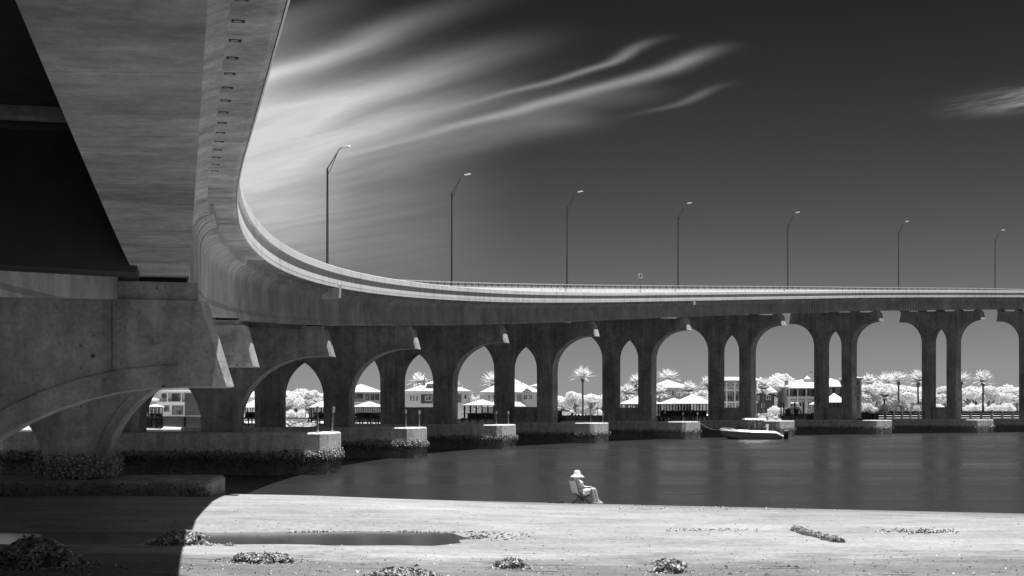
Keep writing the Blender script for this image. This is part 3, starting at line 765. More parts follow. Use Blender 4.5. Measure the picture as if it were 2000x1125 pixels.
cv = MB(); cv.rings([[(x, y, z + .02) for y in (-.26, -.13, 0, .13, .26)] + [(x, y, z) for y in (.26, .13, 0, -.13, -.26)] for x, z in ((-.12, .36), (.08, .33), (.28, .38))]); cv.build('seat', CANVAS, ch)
bk = MB(); bk.rings([[(x - .03 * math.cos(y * 5), y, z) for y in (-.27, -.14, 0, .14, .27)] + [(x - .03 * math.cos(y * 5) - .02, y, z) for y in (.27, .14, 0, -.14, -.27)] for x, z in ((-.22, .40), (-.29, .62), (-.36, .86))]); bk.build('backrest', CANVAS, ch)
for a, b in (((-.25, -.26, 0), (.28, .26, .38)), ((-.25, .26, 0), (.28, -.26, .38)), ((.25, -.26, 0), (-.18, .26, .40)), ((.25, .26, 0), (-.18, -.26, .40)), ((-.25, -.27, 0), (.28, -.27, .40)), ((-.25, .27, 0), (.28, .27, .40)), ((.27, -.27, 0), (-.17, -.27, .42)), ((.27, .27, 0), (-.17, .27, .42))):
    MB().tube([a, b], .013, 6).build('leg', BLACK, ch)
for s in (1, -1):
    MB().tube([(-.21, .28 * s, .40), (-.37, .28 * s, .88)], .013, 6).build('back_post', BLACK, ch)
    MB().tube([(-.23, .29 * s, .60), (.05, .30 * s, .605), (.27, .29 * s, .60)], .018, 6).build('armrest', BLACK, ch)
    MB().tube([(.27, .29 * s, .40), (.27, .29 * s, .61)], .012, 6).build('arm_post', BLACK, ch)
bgp = Vector((CHP.x - .92, 51.7, 0)); bgp.z = zs(bgp.x, bgp.y); bag = empty('flat_bag', bgp, .15); tag(bag, 'dark flat bag lying on the sand behind the camp chair', 'bag')
MB().rings([[(x, a * wd, z) for a, z in ((-1, 0), (1, 0), (.8, h), (-.8, h))] for x, wd, h in ((-.06, .05, .02), (.0, .12, .06), (.16, .14, .10), (.27, .08, .05))]).build('pouch', DARKC, bag)
MB().tube([(-.05, 0, .04), (-.2, .04, .03), (-.32, 0, .02), (-.2, -.05, .03), (-.02, -.04, .04)], .018, 6).build('strap', DARKC, bag)

# ------------------------------------------------------------------ boat by the piers
def wx(p, Y): return (p - 1000) * Y / F
def wz(p, Y): return HC + (808 - p) * Y / F
BY = 184.0
boat = empty('motorboat', (wx(1467, BY), BY, 0), PI); tag(boat, 'white centre console motorboat with hard top and black outboard tied below the piers', 'boat')
stn = []
for x, wd, zg, zk in ((-4.0, 1.05, .72, -.15), (-3.2, 1.15, .80, -.3), (-2.0, 1.22, 1.0, -.35), (0, 1.25, 1.06, -.35), (1.8, 1.1, 1.14, -.3), (3.1, .62, 1.22, .05), (3.75, .26, 1.26, .55), (4.1, .03, 1.28, 1.0)):
    stn.append([(x, -wd, zg), (x, -wd * .86, zk + .38), (x, 0, zk), (x, wd * .86, zk + .38), (x, wd, zg), (x, wd * .8, zg - .04), (x, 0, zg - .1), (x, -wd * .8, zg - .04)])
MB().rings(stn).build('hull', HULL, boat)
gm = []
for x, wd, zg in ((-4.12, 1.0, .52), (-3.9, 1.1, .62), (-3.1, 1.2, .98), (-2.0, 1.27, 1.04), (0, 1.30, 1.1), (1.8, 1.15, 1.18), (3.1, .66, 1.26), (3.8, .28, 1.3), (4.15, .04, 1.32)):
    gm.append([(x, -wd - .05, zg - .16), (x, wd + .05, zg - .16), (x, wd * .86, zg + .10), (x, 0, zg + .12), (x, -wd * .86, zg + .10)])
MB().rings(gm).build('gunwale', WHITE, boat)
MB().rings([[(x, a, z) for a, z in ((-.45, 1.1), (.45, 1.1), (.4, top_), (-.4, top_))] for x, top_ in ((.9, 1.6), (.5, 1.95), (-.1, 1.95))]).build('console', GREYP, boat)
MB().rings([[(x, a * wd, z) for a, z in ((-1, 2.60), (1, 2.60), (.82, 2.80), (-.82, 2.80))] for x, wd in ((1.15, .5), (.95, .95), (-1.7, .95), (-1.85, .8))]).build('hard_top', WHITE, boat)
for s in (1, -1):
    MB().tube([(.9, .5 * s, 1.15), (.35, .7 * s, 2.0), (.1, .8 * s, 2.62)], .035, 6).build('top_strut', LAMPH, boat)
    MB().tube([(.55, .5 * s, 1.15), (.05, .7 * s, 2.0), (-.25, .8 * s, 2.62)], .03, 6).build('top_strut', LAMPH, boat)
    MB().tube([(-1.0, .6 * s, 1.1), (-1.25, .8 * s, 2.62)], .03, 6).build('top_strut', LAMPH, boat)
ob_ = MB(); ob_.rings([[(-4.62 + x, a * wd, z) for x, a in ((-.28, -1), (.28, -1), (.28, 1), (-.28, 1))] for z, wd in ((-.1, .1), (.2, .14), (.45, .26), (.85, .3), (1.12, .27), (1.22, .15))]); ob_.build('outboard_motor', BLACK, boat)
MB().tube([(-.6, 0, 2.7), (-.72, 0, 4.6)], .02, 5).build('antenna', LAMPH, boat)
MB().tube([(2.0, -.95, 1.25), (2.6, -.8, 1.48), (3.4, -.4, 1.52), (3.9, 0, 1.5), (3.4, .4, 1.52), (2.6, .8, 1.48), (2.0, .95, 1.25)], .02, 5).build('bow_rail', LAMPH, boat)
def standing(Jz, lean):
    J = {'pelvis': (0, 0, .9, (.15, .11)), 'waist': (.02 * lean, 0, 1.06, (.13, .1)), 'chest': (.05 * lean, 0, 1.3, (.16, .11)), 'neck': (.07 * lean, 0, 1.47, .05), 'head': (.09 * lean, 0, 1.6, .09), 'crown': (.09 * lean, 0, 1.68, .07), 'nose': (.19 * lean, 0, 1.59, .016)}
    E = [('pelvis', 'waist'), ('waist', 'chest'), ('chest', 'neck'), ('neck', 'head'), ('head', 'crown'), ('head', 'nose')]
    for s, n in ((1, 'l'), (-1, 'r')):
        J['hip' + n] = (0, .09 * s, .86, .09); J['knee' + n] = (.05, .1 * s, .48, .06); J['ankle' + n] = (0, .11 * s, .08, .04); J['toe' + n] = (.16, .12 * s, .04, .035)
        J['sho' + n] = (.04, .2 * s, 1.4, .06); J['elb' + n] = (.1, .27 * s, 1.14, .042); J['wri' + n] = (.32, .22 * s, 1.12, .03)
        E += [('pelvis', 'hip' + n), ('hip' + n, 'knee' + n), ('knee' + n, 'ankle' + n), ('ankle' + n, 'toe' + n), ('chest', 'sho' + n), ('sho' + n, 'elb' + n), ('elb' + n, 'wri' + n)]
        hand(J, E, s, 'wri' + n, (1, 0, 0))
    return J, E
for (px_, lab, zoff, cap_) in ((1475, 'person in white standing at the boat console under the hard top', .62, True), (1499, 'person in pale clothes standing in the stern of the motorboat', .55, False)):
    q = empty('person', (wx(px_, BY), BY, zoff), PI if cap_ else 2.4); tag(q, lab, 'person')
    J, E = standing(0, 1); skin_body('body', J, E, SKIN, q)
    tj = {'a': (0, 0, .86, (.18, .14)), 'b': (.02, 0, 1.08, (.16, .13)), 'c': (.05, 0, 1.32, (.19, .14)), 'd': (.06, 0, 1.42, .09)}
    te = [('a', 'b'), ('b', 'c'), ('c', 'd')]
    for s, n in ((1, 'l'), (-1, 'r')): tj['s' + n] = (.04, .2 * s, 1.4, .08); tj['e' + n] = (.07, .25 * s, 1.24, .07); te += [('c', 's' + n), ('s' + n, 'e' + n)]
    skin_body('shirt', tj, te, CLOTH, q)
    MB().lathe([(0, .13), (.07, .12), (.11, .04), (.115, 0), (.17, -.02), (0, -.02)], 14, (.09, 0, 1.62)).build('hat', CLOTH if cap_ else DARKC, q)
p0 = bp(6, 9.6, 2.45); p0 = Vector((p0.x + 1.0, p0.y + 0.4, 2.45)); p1 = Vector((wx(1467, BY) - 4.05, BY, 1.3))
MB().tube([p0.lerp(p1, t) - Vector((0, 0, .45 * 4 * t * (1 - t))) for t in [k / 8 for k in range(9)]], .05, 6).build('mooring_rope', ROPE)
tag(bpy.data.objects['mooring_rope'], 'mooring rope hanging from the pier footing to the boat bow', 'rope')

# ------------------------------------------------------------------ far shore: trees
def leaf_cloud(r, blobs, n, size):
    vs, fs = [], []; tot = sum(b[3] ** 2 for b in blobs)
    for (x, y, z, R_) in blobs:
        for k in range(int(n * R_ * R_ / tot)):
            d = Vector((r.gauss(0, 1), r.gauss(0, 1), r.gauss(0, 1))).normalized(); q = R_ * (.55 + .45 * r.random() ** .6) * (1 + .22 * mnoise.noise(d * 2.2 + Vector((x, y, z))))
            flake(vs, fs, (x + d.x * q, y + d.y * q, z + d.z * q * .85), (d.x, d.y, d.z + .9), size, r)
    return vs, fs
def make_tree(seed):
    r = random.Random(seed); root = empty('broadleaf_tree'); H = 6.0; blobs = []
    tm = MB(); tm.tube([(0, 0, 0), (.1, 0, 1.2), (0, .1, 2.4), (.1, 0, 3.6)], [.24, .19, .15, .08], 7)
    for k in range(7):
        a = 2 * PI * k / 7 + r.uniform(-.3, .3); e = (math.cos(a) * r.uniform(1.2, 1.9), math.sin(a) * r.uniform(1.2, 1.9), r.uniform(2.9, 4.6))
        tm.tube([(0, .05, 1.3 + .15 * k), (e[0] * .5, e[1] * .5, e[2] - .9), e], [.11, .08, .04], 6); blobs.append((*e, r.uniform(.9, 1.35)))
    for k in range(6): blobs.append((r.uniform(-.9, .9), r.uniform(-.9, .9), r.uniform(3.8, 5.2), r.uniform(.8, 1.2)))
    tm.build('trunk', BARK, root); vs, fs = leaf_cloud(r, blobs, 3200, .40)
    raw('crown', vs, fs, LEAF, root); return root
def make_bush(seed):
    r = random.Random(seed); root = empty('shrub'); blobs = [(r.uniform(-.8, .8), r.uniform(-.6, .6), r.uniform(.4, 1.2), r.uniform(.45, .75)) for k in range(7)]
    sm = MB()
    for b in blobs[:4]: sm.tube([(0, 0, 0), (b[0] * .6, b[1] * .6, b[2] * .7)], [.06, .03], 5)
    sm.build('stem', BARK, root); vs, fs = leaf_cloud(r, blobs, 1000, .25); raw('foliage', vs, fs, LEAF, root); return root
def make_palm(seed, H, n=46, L=2.3, up=.0):
    r = random.Random(seed); root = empty('palm_tree')
    MB().tube([(0, 0, 0), (.05, 0, H * .3), (0, 0, H * .7), (0, 0, H)], [.30, .21, .19, .2], 8).build('trunk', BARK, root)
    MB().lathe([(.2, -.75), (.38, -.45), (.42, -.1), (.25, .25), (.05, .4)], 10, (0, 0, H)).build('crown_shaft', SHEATH, root)
    vs, fs = [], []
    for k in range(n):
        a = k * 2.399 + r.uniform(-.2, .2); t = k / n; el = math.radians(82 - 95 * t ** .9 + r.uniform(-6, 6) + up * 30); l = L * r.uniform(.85, 1.1) * (.85 + .25 * t)
        p = Vector((0, 0, H + .1)); d = Vector((math.cos(a) * math.cos(el), math.sin(a) * math.cos(el), math.sin(el))); side = Vector((-math.sin(a), math.cos(a), 0))
        seg = 8; pts = []
        for j in range(seg + 1):
            pts.append(p.copy()); p = p + d * (l / seg); d = (d + Vector((0, 0, -.06 - .012 * j * (1 - t)))).normalized()
        for j in range(1, seg + 1):
            q = pts[j]; fw = (pts[j] - pts[j - 1]).normalized(); wl = .62 * math.sin(PI * (j / seg * .8 + .17)) + .08
            for s in (1, -1):
                for h in (0, .5):
                    b0 = pts[j - 1].lerp(q, h); tip = b0 + (side * s * .75 + fw * .75).normalized() * wl + Vector((0, 0, -.10 * wl + .12 * wl)); o = len(vs)
                    vs += [tuple(b0 - fw * .08), tuple(b0 + fw * .10), tuple(tip + fw * .05), tuple(tip - fw * .06)]; fs.append((o, o + 1, o + 2, o + 3))
    raw('fronds', vs, fs, PALM, root); return root
TREES = [make_tree(21), make_tree(22), make_tree(23)]
BUSH = [make_bush(31), make_bush(32)]
used = set()
def place(proto, name, px_, base, top, Y, label, cat, group, wide=1.0, H0=6.0, rz=0.0):
    o = proto if proto.name not in used else copy_tree(proto); used.add(proto.name)
    z0 = wz(base, Y); s = (wz(top, Y) - z0) / H0
    o.location = (wx(px_, Y), Y, z0); o.scale = (s * wide, s * wide, s); o.rotation_euler = (0, 0, rz); tag(o, label, cat, group); return o
TL = [(560, 818, 764, 322, 1.2, 'round pale tree left in the pointed opening above the rocks'), (578, 818, 758, 335, 1.3, 'pale tree with a bare trunk in the middle of the opening above the rocks'), (606, 818, 760, 330, 1.2, 'pale tree behind the small roof at the right of the rock opening'), (628, 818, 766, 340, 1.2, 'pale tree half hidden by the column right of the rock opening'),
      (540, 818, 768, 338, 1.2, 'pale tree half hidden by the column left of the rock opening'),
      (1100, 812, 771, 330, 1.2, 'low pale tree at the left foot of the tall lone palm'), (1124, 812, 764, 326, 1.1, 'fluffy pale tree just left of the tall lone palm trunk'), (1155, 812, 768, 322, 1.2, 'pale tree just right of the tall lone palm trunk'), (1176, 812, 767, 335, 1.2, 'pale tree beside the column right of the tall lone palm'),
      (1520, 800, 728, 345, .9, 'tall pale tree behind the dark-trunked palm by the veranda house'), (1508, 800, 738, 338, .9, 'pale tree right beside the dark-trunked palm'), (1545, 795, 735, 352, 1.0, 'pale tree peeking over the chimney of the veranda house'),
      (1688, 808, 752, 345, 1.0, 'round pale tree beside the corner tower house'), (1712, 806, 745, 360, 1.1, 'pale tree with darker crown left of the pair of palms'), (1735, 806, 742, 372, 1.1, 'pale tree behind the low spreading palm'), (1775, 806, 752, 372, 1.2, 'flat topped pale tree right of the tall bulkhead palm trunk'), (1800, 806, 753, 382, 1.2, 'pale tree behind the left column of the rightmost whole pier'),
      (1832, 806, 752, 380, 1.2, 'pale tree seen through the narrow opening of the rightmost whole pier'), (1858, 806, 752, 388, 1.2, 'pale tree behind the right column of the rightmost whole pier'), (1890, 806, 755, 378, 1.2, 'pale tree below the left palm of the right hand pair'), (1908, 806, 752, 392, 1.1, 'pale tree below the palm that leans over the wood'), (1932, 806, 753, 380, 1.1, 'pale tree right of the last palm'), (1955, 806, 758, 390, 1.1, 'pale tree in the dip of the wood at right'), (1966, 806, 748, 386, .9, 'umbrella crowned pale tree rising over the wood at right'), (1985, 806, 755, 378, 1.1, 'pale tree by the last column at the right edge'), (2015, 806, 752, 384, 1.2, 'pale tree behind the pier at the right edge')]
TL += [(1694, 806, 760, 352, 1.1, 'pale tree filling the gap under the palm by the corner tower'), (1722, 806, 756, 384, 1.2, 'pale tree of the back row behind the low spreading palm'), (1762, 806, 757, 392, 1.2, 'pale back row tree behind the tall bulkhead palm trunk'), (1785, 806, 758, 398, 1.2, 'pale back row tree left of the rightmost whole pier'), (1878, 806, 757, 400, 1.2, 'pale back row tree behind the left palm of the right hand pair'),
       (1920, 806, 757, 404, 1.3, 'pale back row tree behind the leaning palm'), (1944, 806, 758, 404, 1.2, 'pale back row tree left of the umbrella crowned tree'), (1976, 806, 758, 404, 1.2, 'pale back row tree right of the umbrella crowned tree'), (1845, 806, 757, 404, 1.2, 'pale back row tree glimpsed in the narrow opening at right'), (1112, 812, 774, 350, 1.3, 'pale back row tree left of the lone palm trunk'), (1144, 812, 776, 350, 1.3, 'pale back row tree right of the lone palm trunk'), (1166, 812, 774, 352, 1.3, 'pale back row tree beside the thin light pole'),
       (568, 818, 772, 348, 1.4, 'pale back row tree left of the bare trunk in the rock opening'), (594, 818, 772, 348, 1.4, 'pale back row tree right of the bare trunk in the rock opening'), (1326, 800, 758, 350, 1.1, 'pale tree between the hip roof and the wide palm'), (1366, 802, 760, 346, 1.1, 'pale tree between the two palms right of the double pavilion'), (1502, 800, 750, 350, 1.0, 'pale tree behind the dark house by the boat lift')]
for k, (px_, b_, t_, Y, wd, lab) in enumerate(TL):
    place(TREES[k % 3], 'broadleaf_tree', px_, b_, t_, Y, lab, 'tree', 'pale trees on the far shore', wd * 1.18, 5.9, k * 1.3)
BL = [(1100, 812, 800, 318, 'low shrub on the bulkhead left of the lone palm'), (1170, 812, 799, 318, 'low shrub on the bulkhead right of the lone palm'), (1509, 814, 790, 318, 'bushy shrub beside the boat lift'), (1523, 814, 796, 317, 'small shrub above the pale rocks by the boat lift'), (1560, 806, 796, 335, 'shrub at the foot of the veranda'), (1690, 808, 786, 340, 'shrub behind the white picket fence'), (1706, 808, 792, 338, 'low hedge shrub behind the picket fence'),
      (1742, 808, 780, 352, 'hanging leafy shrub left of the tall bulkhead palm trunk'), (1754, 808, 778, 354, 'hanging leafy shrub at the foot of the tall bulkhead palm'), (1782, 808, 790, 352, 'shrub right of the tall bulkhead palm'), (1880, 806, 792, 362, 'low shrub below the left palm of the right hand pair'), (1905, 806, 790, 362, 'low shrub under the leaning palm'), (1930, 806, 792, 364, 'low shrub in the middle of the right hand bulkhead'), (1955, 806, 790, 364, 'low shrub left of the last column'), (1978, 806, 790, 366, 'low shrub beside the last column'),
      (1228, 808, 790, 320, 'shrub under the palm in the narrow opening'), (1020, 826, 800, 318, 'shrub behind the low pier wall below the gable house'), (925, 800, 770, 318, 'palmetto shrub between the chimney house and the gable house')]
BL += [(1115, 812, 797, 322, 'low shrub between the parked car and the lone palm'), (1152, 812, 797, 322, 'low shrub right beside the lone palm trunk'), (1718, 808, 786, 346, 'shrub below the low spreading palm'), (1768, 808, 784, 352, 'leafy shrub just right of the tall bulkhead palm trunk'), (1795, 808, 786, 354, 'shrub at the left foot of the rightmost whole pier'), (1833, 806, 788, 360, 'shrub in the narrow opening of the rightmost whole pier'), (1893, 806, 786, 366, 'shrub between the two right hand palms'), (1918, 806, 787, 366, 'shrub at the foot of the leaning palm'), (1943, 806, 787, 368, 'shrub under the dip of the wood at right'), (1967, 806, 786, 368, 'shrub under the umbrella crowned tree'), (564, 818, 798, 310, 'low shrub left of the bare trunk in the rock opening'), (590, 818, 800, 310, 'low shrub right of the bare trunk in the rock opening')]
for k, (px_, b_, t_, Y, lab) in enumerate(BL):
    place(BUSH[k % 2], 'shrub', px_, b_, t_, Y, lab, 'shrub', 'pale shrubs on the far shore', 1.0, 1.75, k * 1.7)
PL = [(1138, 812, 741, 312, 'tall lone palm with a dark trunk standing by itself in an arch', 0), (818, 800, 750, 330, 'palm crown rising behind the chimney of the pale house', 0), (962, 800, 752, 330, 'palm half hidden by a column left of the gable house', 0), (1225, 812, 772, 320, 'palm in front of the dark gabled house in a narrow opening', 1), (1245, 800, 752, 335, 'palm standing behind the dark gabled house', 0), (1305, 800, 742, 338, 'tallest palm, behind the hip roof over the double pavilion', 0), (1287, 808, 771, 322, 'bushy palm left of the double pavilion', 1), (1346, 805, 766, 324, 'wide palm behind the peak of the double pavilion', 1), (1385, 805, 756, 326, 'palm by the column right of the double pavilion', 1),
      (1491, 806, 762, 324, 'palm with a dark trunk left of the boat lift', 1), (1698, 806, 752, 350, 'palm just right of the corner tower', 0), (1733, 806, 752, 364, 'palm leaning behind the tallest bulkhead palm', 0), (1755, 806, 747, 352, 'palm with a bare dark trunk above the bulkhead, left of the rightmost whole pier', 0), (1793, 806, 748, 354, 'palm half hidden by the left column of the rightmost whole pier', 0), (1727, 806, 776, 346, 'low spreading palm beside the picket fence', 1), (1877, 806, 747, 356, 'left palm of the pair at right, close to a column', 0), (1920, 806, 748, 358, 'right palm of the pair at right, leaning crown over the wood', 0)]
PV = {2: make_palm(53, 7.0, 48, 3.0, .30), 0: make_palm(51, 7.0, 60, 3.3, .62), 1: make_palm(52, 4.4, 74, 2.9, .1)}
HP = {2: 7.0, 0: 7.0, 1: 4.4}
for k, (px_, b_, t_, Y, lab, v) in enumerate(PL):
    v = 2 if v == 0 and k % 3 == 1 else v
    o = place(PV[v], 'palm_tree', px_, b_, t_, Y, lab, 'palm tree', 'palms on the far shore', 1.0, HP[v], k * .9)
    s = Y / 300 * (1.0 if v == 0 else 1.0); o.scale = (s, s, o.scale[2])
    # keep the crown its natural size when the trunk is stretched
    kz = o.scale[2] / s
    if abs(kz - 1) > .12:
        H = HP[v]
        for c in o.children:
            if 'fronds' in c.name or 'crown_shaft' in c.name:
                c.scale = (1, 1, 1 / kz); c.location = (0, 0, H - H / kz)

# ------------------------------------------------------------------ far shore: houses, pavilions, docks
def hip(mb, x0, x1, y0, y1, z0, z1, ridge, th=.25):
    rx0, rx1 = x0 + ridge, x1 - ridge; ym = (y0 + y1) / 2
    if rx1 < rx0: rx0 = rx1 = (x0 + x1) / 2
    mb.add([(x0, y0, z0), (x1, y0, z0), (x1, y1, z0), (x0, y1, z0), (x0, y0, z0 + th), (x1, y0, z0 + th), (x1, y1, z0 + th), (x0, y1, z0 + th), (rx0, ym, z1), (rx1 + .01, ym, z1)],
           [(3, 2, 1, 0), (0, 1, 5, 4), (1, 2, 6, 5), (2, 3, 7, 6), (3, 0, 4, 7), (4, 5, 9, 8), (6, 7, 8, 9), (5, 6, 9), (7, 4, 8)])
def window(root, x0, x1, z0, z1, y, bars=1, frame=TRIM):
    m = MB(); t = .12; m.box(x0, x1, y - .10, y + .05, z0, z0 + t); m.box(x0, x1, y - .10, y + .05, z1 - t, z1); m.box(x0, x0 + t, y - .10, y + .05, z0 + t, z1 - t); m.box(x1 - t, x1, y - .10, y + .05, z0 + t, z1 - t)
    for k in range(1, bars + 1): c = x0 + (x1 - x0) * k / (bars + 1); m.box(c - .05, c + .05, y - .09, y + .05, z0 + t, z1 - t)
    wn = m.build('window', frame, root); MB().box(x0 + t, x1 - t, y - .04, y + .04, z0 + t, z1 - t).build('pane', GLASS, wn)
def house(label, Y, px0, px1, base, eave, ridge, depth=9, hipw=4, wall=WALLW, wins=(), roof=ROOF, over=.7, extra=None, frame=TRIM):
    x0, x1 = wx(px0, Y), wx(px1, Y); zb, ze, zr = wz(base, Y), wz(eave, Y), wz(ridge, Y); cx = (x0 + x1) / 2
    root = empty('house', (cx, Y, zb)); tag(root, label, 'house'); a, b = x0 - cx, x1 - cx
    MB().box(a, b, 0, depth, -.6, ze - zb).build('wall', wall, root)
    rm = MB(); hip(rm, a - over, b + over, -over, depth + over, ze - zb, zr - zb, hipw); rm.build('roof', roof, root)
    for (wp0, wp1, wt, wb, bars) in wins: window(root, wx(wp0, Y) - cx, wx(wp1, Y) - cx, wz(wb, Y) - zb, wz(wt, Y) - zb, 0, bars, frame)
    if extra: extra(root, lambda p: wx(p, Y) - cx, lambda p: wz(p, Y) - zb)
    return root
def balcony(root, X_, Z_, p0, p1, top, bot, y0=-1.6, n=6, slab=TRIM, railm=GREYP):
    m = MB(); m.box(X_(p0), X_(p1), y0, -.01, Z_(bot) - .25, Z_(bot)); bl = m.build('balcony', slab, root)
    r_ = MB(); r_.box(X_(p0), X_(p1), y0, y0 + .06, Z_(top) - .07, Z_(top))
    for k in range(n * 3 + 1): c = X_(p0) + (X_(p1) - X_(p0) - .05) * k / (n * 3); r_.box(c, c + .05, y0, y0 + .05, Z_(bot), Z_(top) - .07)
    r_.build('balustrade', railm, bl)
def posts(root, X_, Z_, ps, top, bot, y=-1.5, w_=.14, m=TRIM):
    for p in ps: MB().box(X_(p) - w_, X_(p) + w_, y - w_, y + w_, Z_(bot), Z_(top)).build('post', m, root)
# modern three level house at left
def ex(root, X_, Z_):
    MB().box(X_(309), X_(362), -2.2, -.02, Z_(786.5) - .1, Z_(785)).build('terrace_slab', TRIM, root); MB().box(X_(318), X_(381), -2.0, -.02, Z_(767), Z_(764.5)).build('eave_slab', TRIM, root)
    balcony(root, X_, Z_, 311, 360, 779, 784.4, -1.9, 8); posts(root, X_, Z_, (331, 358), 767.2, 784.4, -1.8)
    MB().box(X_(361), X_(392), -.12, -.01, Z_(812), Z_(768)).build('dark_cladding', WALLD, root)
house('modern white three level house with large windows seen under the nearest pier', 320, 311, 392, 822, 766, 762, 10, 3, WALLW, ((336, 357, 768.5, 783, 3), (316, 329, 769, 777, 1), (336, 358, 792, 810, 4), (320, 331, 792, 804, 2)), ROOF, .8, ex, GREYP)
house('grey roofed neighbour house beside the modern white house', 340, 270, 310, 822, 784, 776, 9, 4, WALLG, ((280, 290, 790, 800, 1), (296, 304, 790, 800, 1)))
# house behind the pointed opening edge
house('small white house half hidden at the left of the rock opening', 335, 470, 520, 822, 778, 762, 9, 4, WALLW, ((484, 490, 764 + 4, 774, 1), (486, 494, 784, 795, 1), (502, 510, 784, 795, 1)))
house('low house with a pale hip roof right of the rock opening', 330, 606, 650, 824, 789, 778, 9, 3, WALLG, ((612, 620, 792, 800, 1), (630, 640, 792, 800, 1)))
def ex(root, X_, Z_): balcony(root, X_, Z_, 684, 711, 778, 785, -1.5, 5)
house('grey house with a long white hip roof and three framed windows', 318, 660, 742, 824, 767.5, 749, 10, 6, WALLG, ((686, 696, 769, 778, 2), (697, 709, 769, 778, 2), (714, 721, 769.5, 781, 0), (724, 731, 769.5, 781, 0), (733, 740, 769.5, 781, 0)), ROOF, .5, ex, BLACK)
def ex(root, X_, Z_):
    MB().box(X_(824), X_(829), 2.6, 3.6, Z_(760), Z_(742)).build('chimney', WALLG, root); MB().tube([(X_(827), 3.1, Z_(742)), (X_(827), 3.1, Z_(736))], .1, 6).build('flue', BLACK, root)
    MB().box(X_(822), X_(845), -.03, .3, Z_(788), Z_(770)).build('recess', WALLD, root)
    dm = MB(); dm.box(X_(834), X_(846), 1.2, 4, Z_(765), Z_(750)); dr = dm.build('dormer', WALLG, root); r_ = MB(); hip(r_, X_(832), X_(848), .9, 4.4, Z_(750), Z_(744), 1.2, .1); r_.build('dormer_roof', ROOF, dr)
    MB().box(X_(890), X_(897), 3.0, 4.5, Z_(758), Z_(742)).build('roof_tower', TRIM, root)
    window(root, X_(890), X_(901), Z_(786), Z_(770), 0, 1, GREYP)
    wm = MB().box(X_(893), X_(903), 1.5, 3.5, Z_(757), Z_(750)); wm.build('roof_vent', TRIM, root)
house('pale house with chimney and wide white roof behind two piers', 315, 793, 915, 830, 766, 743, 11, 6.5, WALLW, ((800, 805, 772, 784, 0), (806, 811, 772, 784, 0), (812, 817, 772, 784, 0), (830, 843, 773, 783, 1), (906, 912, 770, 780, 0)), ROOF, .7, ex)
def ex(root, X_, Z_):
    g_ = MB(); g_.prism([(X_(1017), Z_(767)), (X_(1042), Z_(767)), (X_(1029), Z_(758))], -1.2, 4); g_.build('gable', ROOF, root)
    MB().tube([(X_(1018), 3, Z_(756)), (X_(1018), 3, Z_(745))], .1, 6).build('flue', BLACK, root)
    MB().box(X_(1010), X_(1019), -.06, .02, Z_(784), Z_(770)).build('door', WALLG, root)
    r_ = MB(); hip(r_, X_(940), X_(1028), -3.0, -.02, Z_(795), Z_(785), 1.5, .15); r_.build('porch_roof', ROOF, root)
house('white house with big hip roof, small gable and flue pipe', 312, 943, 1052, 828, 768, 738, 12, 6.3, WALLW, ((952, 958, 771, 781, 1), (962, 968, 771, 781, 1), (1022, 1030, 770, 781, 1), (1033, 1040, 770, 781, 1)), ROOF, .7, ex)
house('white roofed house just showing behind the gable house', 340, 1038, 1072, 828, 756, 747, 9, 4, WALLW, ((1042, 1046, 760, 768, 0), (1050, 1056, 760, 768, 0)))
def ex(root, X_, Z_): MB().box(X_(1236), X_(1239), 3, 4, Z_(750), Z_(742)).build('chimney', WALLD, root)
house('dark gabled house with pale roof behind a palm in the narrow opening', 335, 1233, 1262, 815, 759, 744, 9, 3, WALLD, ((1240, 1244, 766, 776, 0), (1250, 1256, 766, 776, 0)), ROOF, .6, ex)
house('house with wide white hip roof behind the double pavilion', 328, 1272, 1345, 815, 759, 741, 10, 5, WALLG, ((1311, 1317, 761, 774, 0), (1321, 1325, 762, 773, 0), (1290, 1298, 761, 773, 0)), ROOF, .8)
def ex(root, X_, Z_):
    for z in (761, 784): MB().box(X_(1402), X_(1478), -2, -.02, Z_(z + 3), Z_(z)).build('floor_slab', TRIM, root)
    balcony(root, X_, Z_, 1402, 1478, 754, 760.8, -1.9, 9, TRIM, TRIM); posts(root, X_, Z_, (1417, 1433, 1450, 1466), 747, 783.8, -1.8); posts(root, X_, Z_, (1417, 1434, 1450, 1466), 787.2, 815, -1.8)
house('three storey balcony house with a flat white roof between two columns', 325, 1402, 1478, 815, 745, 735, 10, .8, WALLG, ((1419, 1431, 767, 783, 1), (1435, 1448, 767, 783, 1), (1419, 1431, 790, 805, 1), (1435, 1448, 790, 805, 1), (1418, 1424, 748, 758, 0), (1428, 1445, 748, 757, 2)), ROOF, 1.0, ex)
house('dark house with white roof behind the dark-trunked palm', 334, 1472, 1512, 812, 768, 735, 9, 4, WALLD, ((1478, 1483, 772, 782, 0), (1487, 1493, 788, 796, 1), (1496, 1506, 772, 781, 1)))
